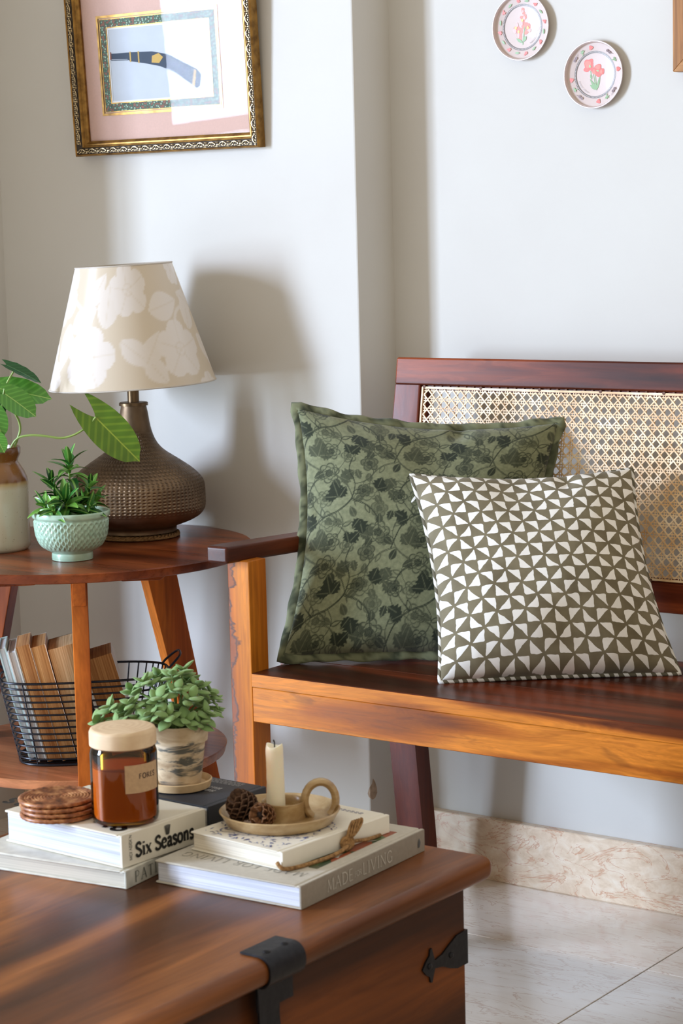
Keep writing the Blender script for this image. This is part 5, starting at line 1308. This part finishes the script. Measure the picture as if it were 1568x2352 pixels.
# ================================================================== OAK FRAME AT THE EDGE
t = wood('pale_oak', (204, 160, 112), (178, 130, 84), (138, 94, 58), 2, 1.6, .5, 0)
OX0, OZ0, ow, oh, mwd = -1.634, 1.404, .32, .40, .024
oak = thing('oak_frame', 'plain oak frame hanging on the wall above the bench', 'picture frame', (OX0+ow/2, YW-.01, OZ0))
t2 = wood('pale_oak_rail', (204, 160, 112), (178, 130, 84), (138, 94, 58), 0, 1.6, .5, 0)
def miter(p, mat):
    g = G(); g.hexa([(x, YW-.001, z) for x, z in p]+[(x, YW-.022, z) for x, z in p], .0008, 1); g.obj('frame_rail', mat, oak)
A, B, C_, D = (OX0, OZ0), (OX0+ow, OZ0), (OX0+ow, OZ0+oh), (OX0, OZ0+oh); a, b, c, d = (OX0+mwd, OZ0+mwd), (OX0+ow-mwd, OZ0+mwd), (OX0+ow-mwd, OZ0+oh-mwd), (OX0+mwd, OZ0+oh-mwd)
miter([A, B, b, a], t2); miter([B, C_, c, b], t); miter([C_, D, d, c], t2); miter([D, A, a, d], t)
G().box(OX0+mwd-.002, OX0+ow-mwd+.002, YW-.012, YW-.008, OZ0+mwd-.002, OZ0+oh-mwd+.002).obj('panel', plain('ivory_panel', (186, 176, 160), .7), oak)

# ================================================================== STONEWARE JAR + LEAFY CUTTINGS
jp = az(-6, 1262, TZ); jr = .0592
jar = thing('stoneware_jar', 'brown and cream glazed stoneware jar holding leafy cuttings', 'jar', (jp.x, jp.y, TZ))
MJ = Matrix.Translation((jp.x, jp.y, TZ))
ztop = facing(30, 1024, jp).z-TZ
t = NT('two_tone_stoneware'); sep = t.n('ShaderNodeSeparateXYZ', i_0=t.coord('Object')); nz = t.noise(t.coord('Object', (30, 30, 30)), 1, 4)
lvl = t.math('ADD', sep.outputs[2], t.math('MULTIPLY', t.math('SUBTRACT', nz, .5), .006))
f = t.math('DIVIDE', lvl, ztop)
col = t.ramp(f, [(.0, lin(206, 200, 178)), (.60, lin(206, 202, 182)), (.655, lin(186, 160, 112)), (.675, lin(122, 78, 34)), (.80, lin(142, 94, 40)), (1, lin(104, 64, 28))])
sp_ = t.noise(t.coord('Object', (220, 220, 220)), 1, 2); col = t.mix(t.ramp(sp_, [(.66, (0, 0, 0, 1)), (.72, (.5,)*3+(1,))]), col, lin(150, 132, 100))
t.set(col=col, rough=.25, coat=.5, coatr=.1)
H = ztop
G().lathe([(0, 0), (jr-.006, 0), (jr-.001, .006), (jr, .014), (jr, H*.64), (jr-.0015, H*.70), (jr-.006, H*.76), (jr-.0125, H*.82), (jr-.0165, H*.855), (jr-.0160, H*.875), (jr-.0115, H*.93), (jr-.0108, H*.985), (jr-.0125, H), (jr-.0165, H*.995), (jr-.0215, H*.90), (jr-.020, H*.80)], 72, MJ, cap1=False).obj('body', t.m, jar, True, sharp=60)
t = NT('still_water'); t.set(col=lin(196, 204, 212), rough=.04, spec=.6)
G().lathe([(0, H*.955), (jr-.0185, H*.955)], 40, MJ, cap0=False, cap1=False).obj('water', t.m, jar, True)
poth = thing('leafy_cutting', 'green heart leaved cuttings trailing out of the stoneware jar', 'plant', (jp.x, jp.y, TZ+H*.9))
def heart_mesh(name, mat, lobe=.12, fold=.12, droop=.12, wid=1.0, n=14, m=10):
    rows = []
    for i in range(n+1):
        u_ = i/n; w = .5*wid*(math.sin(PI*min(1, (u_*.93+.07))**.86)**.62) if u_ < 1 else .0
        if u_ > .9: w *= (1-u_)/.1*.75+.08 if u_ < 1 else 0
        row = []
        for k in range(m+1):
            s = -1+2*k/m; back = lobe*(1-u_)**3*(abs(s)**1.5)*1.6
            row.append((w*s, u_-back, fold*abs(s)*w-droop*u_*u_+.012*math.sin(u_*28)*abs(s)))
        rows.append(row)
    g = G().grid(rows); return g.mesh(name, mat, True)
def leafmat(name, dark, light, rib):
    t = NT(name); uvs = t.coord('Object', (1, 1, 1)); sep = t.n('ShaderNodeSeparateXYZ', i_0=uvs)
    ax_ = t.math('ABSOLUTE', sep.outputs[0]); vein = t.math('SINE', t.math('MULTIPLY', t.math('SUBTRACT', sep.outputs[1], t.math('MULTIPLY', ax_, .55)), 44.0))
    c = t.mix(t.ramp(vein, [(.1, (0, 0, 0, 1)), (.9, (1, 1, 1, 1))]), lin(dark), lin(light))
    c = t.mix(t.ramp(ax_, [(.008, (1, 1, 1, 1)), (.022, (0, 0, 0, 1))]), c, lin(rib))
    t.set(col=c, rough=.28, spec=.5, sss=.05); t.b.inputs['Subsurface Radius'].default_value = (.004, .006, .001); return t.m
LG1 = leafmat('leaf_green', (78, 140, 50), (96, 158, 62), (160, 196, 110)); LG2 = leafmat('leaf_dark_green', (30, 86, 46), (38, 98, 54), (90, 140, 80)); LG3 = leafmat('leaf_yellow_green', (84, 122, 20), (108, 142, 30), (160, 180, 60))
JP = Vector((jp.x, jp.y, 0)); jd = JP.normalized(); vright = Vector((jd.y, -jd.x, 0))
def pleaf(b, tp, wpx, mat, dd=0.0, dt=0.0, tilt=0.0, lobe=.12, fold=.15, droop=.1):
    Pb = facing(b[0], b[1], JP+jd*dd); Pt = facing(tp[0], tp[1], JP+jd*dt); ln = (Pt-Pb).length
    me = heart_mesh('leaf', mat, lobe, fold, droop, 1.0); d = (Pt-Pb).normalized()
    nrm__ = (-jd*math.cos(tilt)+Vector((0, 0, 1))*math.sin(tilt)).normalized(); x = d.cross(nrm__).normalized(); z = x.cross(d)
    w = wpx/F_*JP.length*1.03/abs(1.0)
    M = frame_mat(Pb, x*w, d*ln, z*ln*.8); inst('leaf', me, M, poth); return Pb
STG = plain('pale_green_stem', (150, 176, 96), .5)
pleaf((14, 838), (97, 876), 30, LG2, .0, -.01, .9, .1); pleaf((-6, 892), (120, 912), 66, LG1, .01, .0, .6); pleaf((12, 905), (84, 954), 66, LG1, -.03, -.045, .75, .18)
pleaf((-18, 925), (14, 950), 50, LG2, .0, .01, .4); pleaf((-22, 935), (8, 1005), 52, LG1, -.03, -.04, .3); pleaf((-10, 1000), (10, 1040), 36, LG1, -.04, -.05, .2)
pleaf((218, 957), (321, 1060), 86, LG3, -.03, -.045, .15, .26, .10, .04)
def stem(pts, r=.0021, dep=None):
    dep = dep or [0]*len(pts)
    G().tube(catmull([facing(p[0], p[1], JP+jd*q) for p, q in zip(pts, dep)], 6), r, 6).obj('stem', STG, poth, True)
stem([(14, 1062), (26, 1026), (42, 1006), (68, 1000), (100, 1001), (140, 1006), (172, 998), (202, 978), (220, 958)], .0022, [0, -.002, -.008, -.015, -.02, -.025, -.03, -.03, -.031])
stem([(24, 1060), (36, 1020), (46, 990), (44, 968), (34, 948), (24, 930)], .0022, [0, 0, -.005, -.01, -.02, -.02]); stem([(0, 1060), (2, 960), (8, 905), (16, 880), (33, 850)], .0018, [0, 0, 0, 0, 0]); stem([(10, 1060), (4, 980), (-4, 940), (-6, 892)], .0018)

# ================================================================== SAGE BOWL WITH SPIKY PLANT
bp = az(167, 1284, TZ)
bowl = thing('potted_plant', 'spiky narrow leaved plant in a sage green lattice bowl', 'potted plant', (bp.x, bp.y, TZ))
prof = [(0, .0006), (.031, .0006), (.0345, .002), (.0350, .009), (.0345, .013), (.038, .0155), (.0455, .020), (.0535, .030), (.0585, .042), (.0608, .056), (.0614, .066), (.0620, .071), (.0655, .0745), (.0662, .0800), (.0655, .0830), (.0635, .0835), (.0615, .0820), (.0595, .076), (.0585, .066)]
pp = [(p.x, p.y) for p in catmull([Vector((r, z, 0)) for r, z in prof], 4)]
nA = 288; vs = []; fs = []; m_ = len(pp)
for i in range(nA):
    a = 2*PI*i/nA
    for r, z in pp:
        if .021 < z < .070 and r > .04:
            s_ = z/.0115; w1 = ((a*36/(2*PI)+s_) % 1); w2 = ((a*36/(2*PI)-s_) % 1); d = min(abs(w1-.5), abs(w2-.5)); env = min(1, (z-.021)/.002, (.070-z)/.002)
            r += env*.0024*(1 if d < .11 else max(0, 1-(d-.11)/.10))
        vs.append((bp.x+r*math.cos(a), bp.y+r*math.sin(a), TZ+z))
for i in range(nA):
    j = (i+1) % nA
    for k in range(m_-1): fs.append((i*m_+k, j*m_+k, j*m_+k+1, i*m_+k+1))
t = NT('sage_celadon'); nz = t.noise(t.coord('Object', (50, 50, 50)), 1, 4); geo = t.n('ShaderNodeNewGeometry')
c = t.ramp(nz, [(.3, lin(158, 192, 170)), (.7, lin(184, 212, 190))])
t.set(col=c, rough=.28, coat=.4, coatr=.12)
G().add(vs, fs).obj('bowl', t.m, bowl, True, sharp=None)
g = G(); rows = []
for i in range(8):
    r = .060*i/7; rows.append([(bp.x+r*math.cos(a), bp.y+r*math.sin(a), TZ+.072+random.uniform(-.0015, .0015)) for a in [2*PI*k/28 for k in range(29)]])
g.grid(rows); g.obj('soil', SOIL, bowl, True)
t = NT('blade_leaf'); sep = t.n('ShaderNodeSeparateXYZ', i_0=t.coord('Object')); ax_ = t.math('ABSOLUTE', sep.outputs[0])
inf = t.n('ShaderNodeObjectInfo'); cl = t.ramp(inf.outputs['Random'], [(.0, lin(24, 74, 30)), (.5, lin(46, 108, 40)), (1, lin(104, 158, 60))])
c = t.mix(t.ramp(ax_, [(.015, (1, 1, 1, 1)), (.05, (0, 0, 0, 1))]), cl, lin(128, 176, 88)); t.set(col=c, rough=.3, spec=.5); BLADE = t.m
def blade(droop, wid=.17):
    rows = []
    for i in range(10):
        u_ = i/9; w = wid*(math.sin(PI*(u_**.8*.96+.03))**.7)*(1 if u_ < .98 else .1); rows.append([(w*s, u_*(1-.18*droop*u_), -droop*u_*u_*.55+.35*abs(s)*w) for s in (-1, -.5, 0, .5, 1)])
    return G().grid(rows).mesh('blade_leaf', BLADE, True)
BL = [blade(d_) for d_ in (.1, .5, .9, 1.3)]
rb = random.Random(4); BPv = Vector((bp.x, bp.y, 0)); bd = BPv.normalized()
SBG = plain('bright_green_stem', (128, 170, 66), .5)
heads = [((158, 1060), 17, .030, .0), ((118, 1105), 12, .026, .01), ((208, 1112), 13, .026, -.01), ((150, 1150), 17, .028, -.035), ((100, 1160), 13, .026, -.025), ((190, 1150), 14, .026, -.01), ((225, 1142), 10, .024, .01), ((170, 1120), 11, .026, .02), ((128, 1135), 13, .026, .0), ((205, 1165), 11, .024, -.035), ((120, 1172), 10, .026, -.045)]
for (hx, hy), nl, ls, dd in heads:
    P = facing(hx, hy, BPv+bd*dd); q = BPv+Vector((0, 0, TZ+.070))+(P-BPv-Vector((0, 0, P.z)))*.35; q.z = TZ+.070
    G().tube(catmull([q, (q*.4+P*.6)+Vector((0, 0, -.004)), P], 5), .0017, 6).obj('stem', SBG, bowl, True)
    ax_ = (P-q).normalized()
    hgt = (P-q).length
    for k in range(nl):
        f = (k+.5)/nl; base = P-ax_*min(hgt*.75, .036)*(1-f); a = k*2.39996+rb.uniform(-.2, .2); el = .15+1.1*f**1.3
        b1 = ax_.orthogonal().normalized(); b2 = ax_.cross(b1); d = (b1*math.cos(a)+b2*math.sin(a))*math.cos(el)+ax_*math.sin(el)
        s = ls*1.45*rb.uniform(.85, 1.2)*(1.0 if f < .8 else .75); inst('leaf', BL[min(3, int(rb.random()*2+(1-f)*2.2))], leaf_mat(base, d, ax_ if f < .9 else Vector((0, 0, 1)), s), bowl)

# ================================================================== WIRE BASKET WITH BOOKS
er = Vector((0.733, 0.68, 0)); ed = Vector((-0.68, 0.733, 0)); SZ = 0.262
bc = TC - ed*0.068 + er*0.002
WIRE = plain('black_wire', (34, 36, 44), .38, .1, 60, 0, metal=.6)
bask = thing('wire_basket', 'black wire basket of old books on the lower table shelf', 'basket', (bc.x, bc.y, SZ))
zr0, zr1 = SZ+.0025, .408
BN = 3.2      # rounded-rectangle plan
def ell(f, a, off=0.0):
    ra = .117+(.147-.117)*f; rd = .080+(.083-.080)*f
    c_, s_ = math.cos(a), math.sin(a); q_ = 2/BN
    return bc+er*(ra*math.copysign(abs(c_)**q_, c_)+off)+ed*(rd*math.copysign(abs(s_)**q_, s_))+Vector((0, 0, zr0+(zr1-zr0)*f))
ring_ = lambda f, r, a0=0, a1=2*PI, n=90: G().tube([ell(f, a0+(a1-a0)*i/n) for i in range(n+(0 if a1-a0 > 6.28 else 1))], r, 7, a1-a0 > 6.28)
ring_(1.0, .0021).obj('rim', WIRE, bask, True); ring_(0.0, .0021).obj('base_ring', WIRE, bask, True)
for k in range(12):
    f = .07+.86*k/11; ring_(f, .0018, PI*.62, PI*1.74, 50).obj('hoop', WIRE, bask, True)
for a in np.linspace(PI*1.74, PI*2.62, 19): G().tube([ell(0, a), ell(.5, a), ell(1, a)], .0014, 6).obj('upright', WIRE, bask, True)
for a in (PI*1.02, PI*.8, PI*1.3): G().tube([ell(0, a), ell(.5, a), ell(1, a)], .0014, 6).obj('upright', WIRE, bask, True)
for k in range(11):
    y = -.074+.148*k/10; x = .117*max(0, 1-abs(y/.08)**BN)**(1/BN); G().tube([bc-er*x+ed*y+Vector((0, 0, zr0)), bc+er*x+ed*y+Vector((0, 0, zr0))], .0014, 6).obj('base_wire', WIRE, bask, True)
for s in (0, PI):
    hp_ = [ell(1, s-.42), ell(1.06, s-.40)+er*math.cos(s)*.004, ell(1.18, s-.2)+er*math.cos(s)*.014, ell(1.20, s)+er*math.cos(s)*.016, ell(1.18, s+.2)+er*math.cos(s)*.014, ell(1.06, s+.40)+er*math.cos(s)*.004, ell(1, s+.42)]
    G().tube(catmull(hp_, 5), .0021, 7).obj('handle', WIRE, bask, True)
zb0 = SZ+.0055
def pages(name, c0, c1, vert=True):
    t = NT(name); nz = t.noise(t.coord('Object', (420, 4, 4)), 1, 3, .6); t.set(col=t.ramp(nz, [(.35, lin(c0)), (.65, lin(c1))]), rough=.9); t.bump(nz, .35, .0006); return t.m
PT1 = pages('aged_page_edges', (178, 128, 74), (214, 168, 110)); PT2 = pages('browned_page_edges', (160, 106, 58), (200, 150, 94)); PW1 = pages('pale_page_edges', (188, 188, 190), (224, 224, 226)); PT3 = pages('cream_old_page_edges', (190, 150, 100), (226, 194, 148))
def stand_book(label, u0, u1, h, depth, v0, lean, cov, pg, paperback=True, soft=.004):
    """u = along the basket's long way, v = towards the viewer, upright book leaning sideways by 'lean'"""
    w = u1-u0; lim = 9.0
    for k in range(41):      # keep the whole block inside the wires at every height
        s_ = h*k/40; f = min(1.0, max(0.0, (zb0+s_*math.cos(lean)-zr0)/(zr1-zr0)))
        if zb0+s_*math.cos(lean) > zr1+.006: break
        for x_ in (0, w):
            uu = abs(u0+x_*math.cos(lean)-s_*math.sin(lean))/(.117+.030*f-.0028)
            lim = min(lim, (.080+.003*f)*max(0, 1-uu**BN)**(1/BN)-.0042)
    v0 = min(v0, lim); depth = min(depth, v0+lim)
    o = bc+er*u0-ed*v0+Vector((0, 0, zb0)); ax1 = (er*math.cos(lean)+Vector((0, 0, 1))*math.sin(lean)); ax3 = (-er*math.sin(lean)+Vector((0, 0, 1))*math.cos(lean))
    M = frame_mat(o, ax1, ed, ax3)     # local x thickness, y depth (away), z height
    t = thing('book', label, 'book', o, 'old books in the wire basket')
    ct = .0008 if paperback else .0024; ov = 0 if paperback else .003
    # local origin for the pages so that leaf lines run up the block
    g = G(); rows = []
    n = 7
    for i in range(n+1):
        x = ct+(w-2*ct)*i/n; bul = soft*math.sin(PI*i/n)*.6
        rows.append([(x, ov+bul*(-.3), ov), (x, ov-bul*.3, h-ov), (x, depth*.5, h-ov+bul*.25), (x, depth-.003, h-ov), (x, depth-.003, ov)])
    gg = G(); gg.grid(rows); gg.add([rows[0][k] for k in range(5)]+[rows[-1][k] for k in range(5)], [(0, 1, 2, 3, 4), (9, 8, 7, 6, 5)]); gg.add([rows[0][0], rows[-1][0], rows[-1][4], rows[0][4]], [(0, 1, 2, 3)])
    me = gg.mesh('pages', pg, False); inst('pages', me, M, t)
    for x0 in (0, w-ct):
        G().box(x0, x0+ct, -.0005 if paperback else -.001, depth, 0, h, 0, 1).v
        me = G().box(x0, x0+ct, -.0006, depth, 0, h, .0003, 1).mesh('cover', cov); inst('cover', me, M, t)
    me = G().box(0, w, depth-.0018, depth+.0006, 0, h, .0006, 1).mesh('spine', cov); inst('spine', me, M, t)
ln = math.radians(13)
CW = plain('white_card_cover', (222, 226, 226), .5); CG = plain('pale_teal_board', (186, 206, 204), .55, .05, 40); CB = plain('faded_paper_cover', (196, 176, 150), .6, .1, 60); CD = plain('dark_paper_cover', (90, 64, 48), .6); CR = plain('off_white_paper_cover', (226, 220, 210), .6, .05, 40)
stand_book('thin pale teal hardback leaning at the basket end', -.0990, -.0850, .205, .115, .062, ln, CG, PW1, False)
stand_book('thin white hardback with striped page edges in the basket', -.0835, -.0690, .200, .115, .064, ln, CW, PW1, False)
stand_book('browned paperback beside the white hardback in the basket', -.0675, -.0430, .208, .11, .064, ln, CB, PT2)
stand_book('tan page edged paperback in the middle of the basket', -.0420, -.0165, .206, .11, .063, ln, CR, PT1)
stand_book('thick swollen paperback with wavy cream pages in the basket', -.0150, .0300, .200, .10, .060, ln, CD, PT3, True, .010)
stand_book('thick brown edged paperback leaning by the basket uprights', .0440, .0960, .175, .10, .045, ln*1.15, CR, PT2, True, .008)

# cord running down behind the table
CORD = plain('black_cord', (26, 25, 26), .5)
g = G(); yy = YC-.018
g.tube(catmull([(XL+.002, yy-.02, .24), (XL+.03, yy-.006, .22), (-2.93, yy, .16), (-2.84, yy-.002, .09), (-2.74, yy-.004, .03), (-2.66, yy-.03, .0036), (-2.59, yy-.062, .0036), (-2.51, yy-.075, .0036), (-2.42, yy-.062, .0036), (-2.3, yy-.05, .0036), (-2.16, yy-.04, .0036)], 8), .0035, 8)
tag(g.obj('power_cord', CORD, None, True, origin=(-2.6, yy, .0025)), 'black power cord trailing down the wall behind the side table', 'cord')
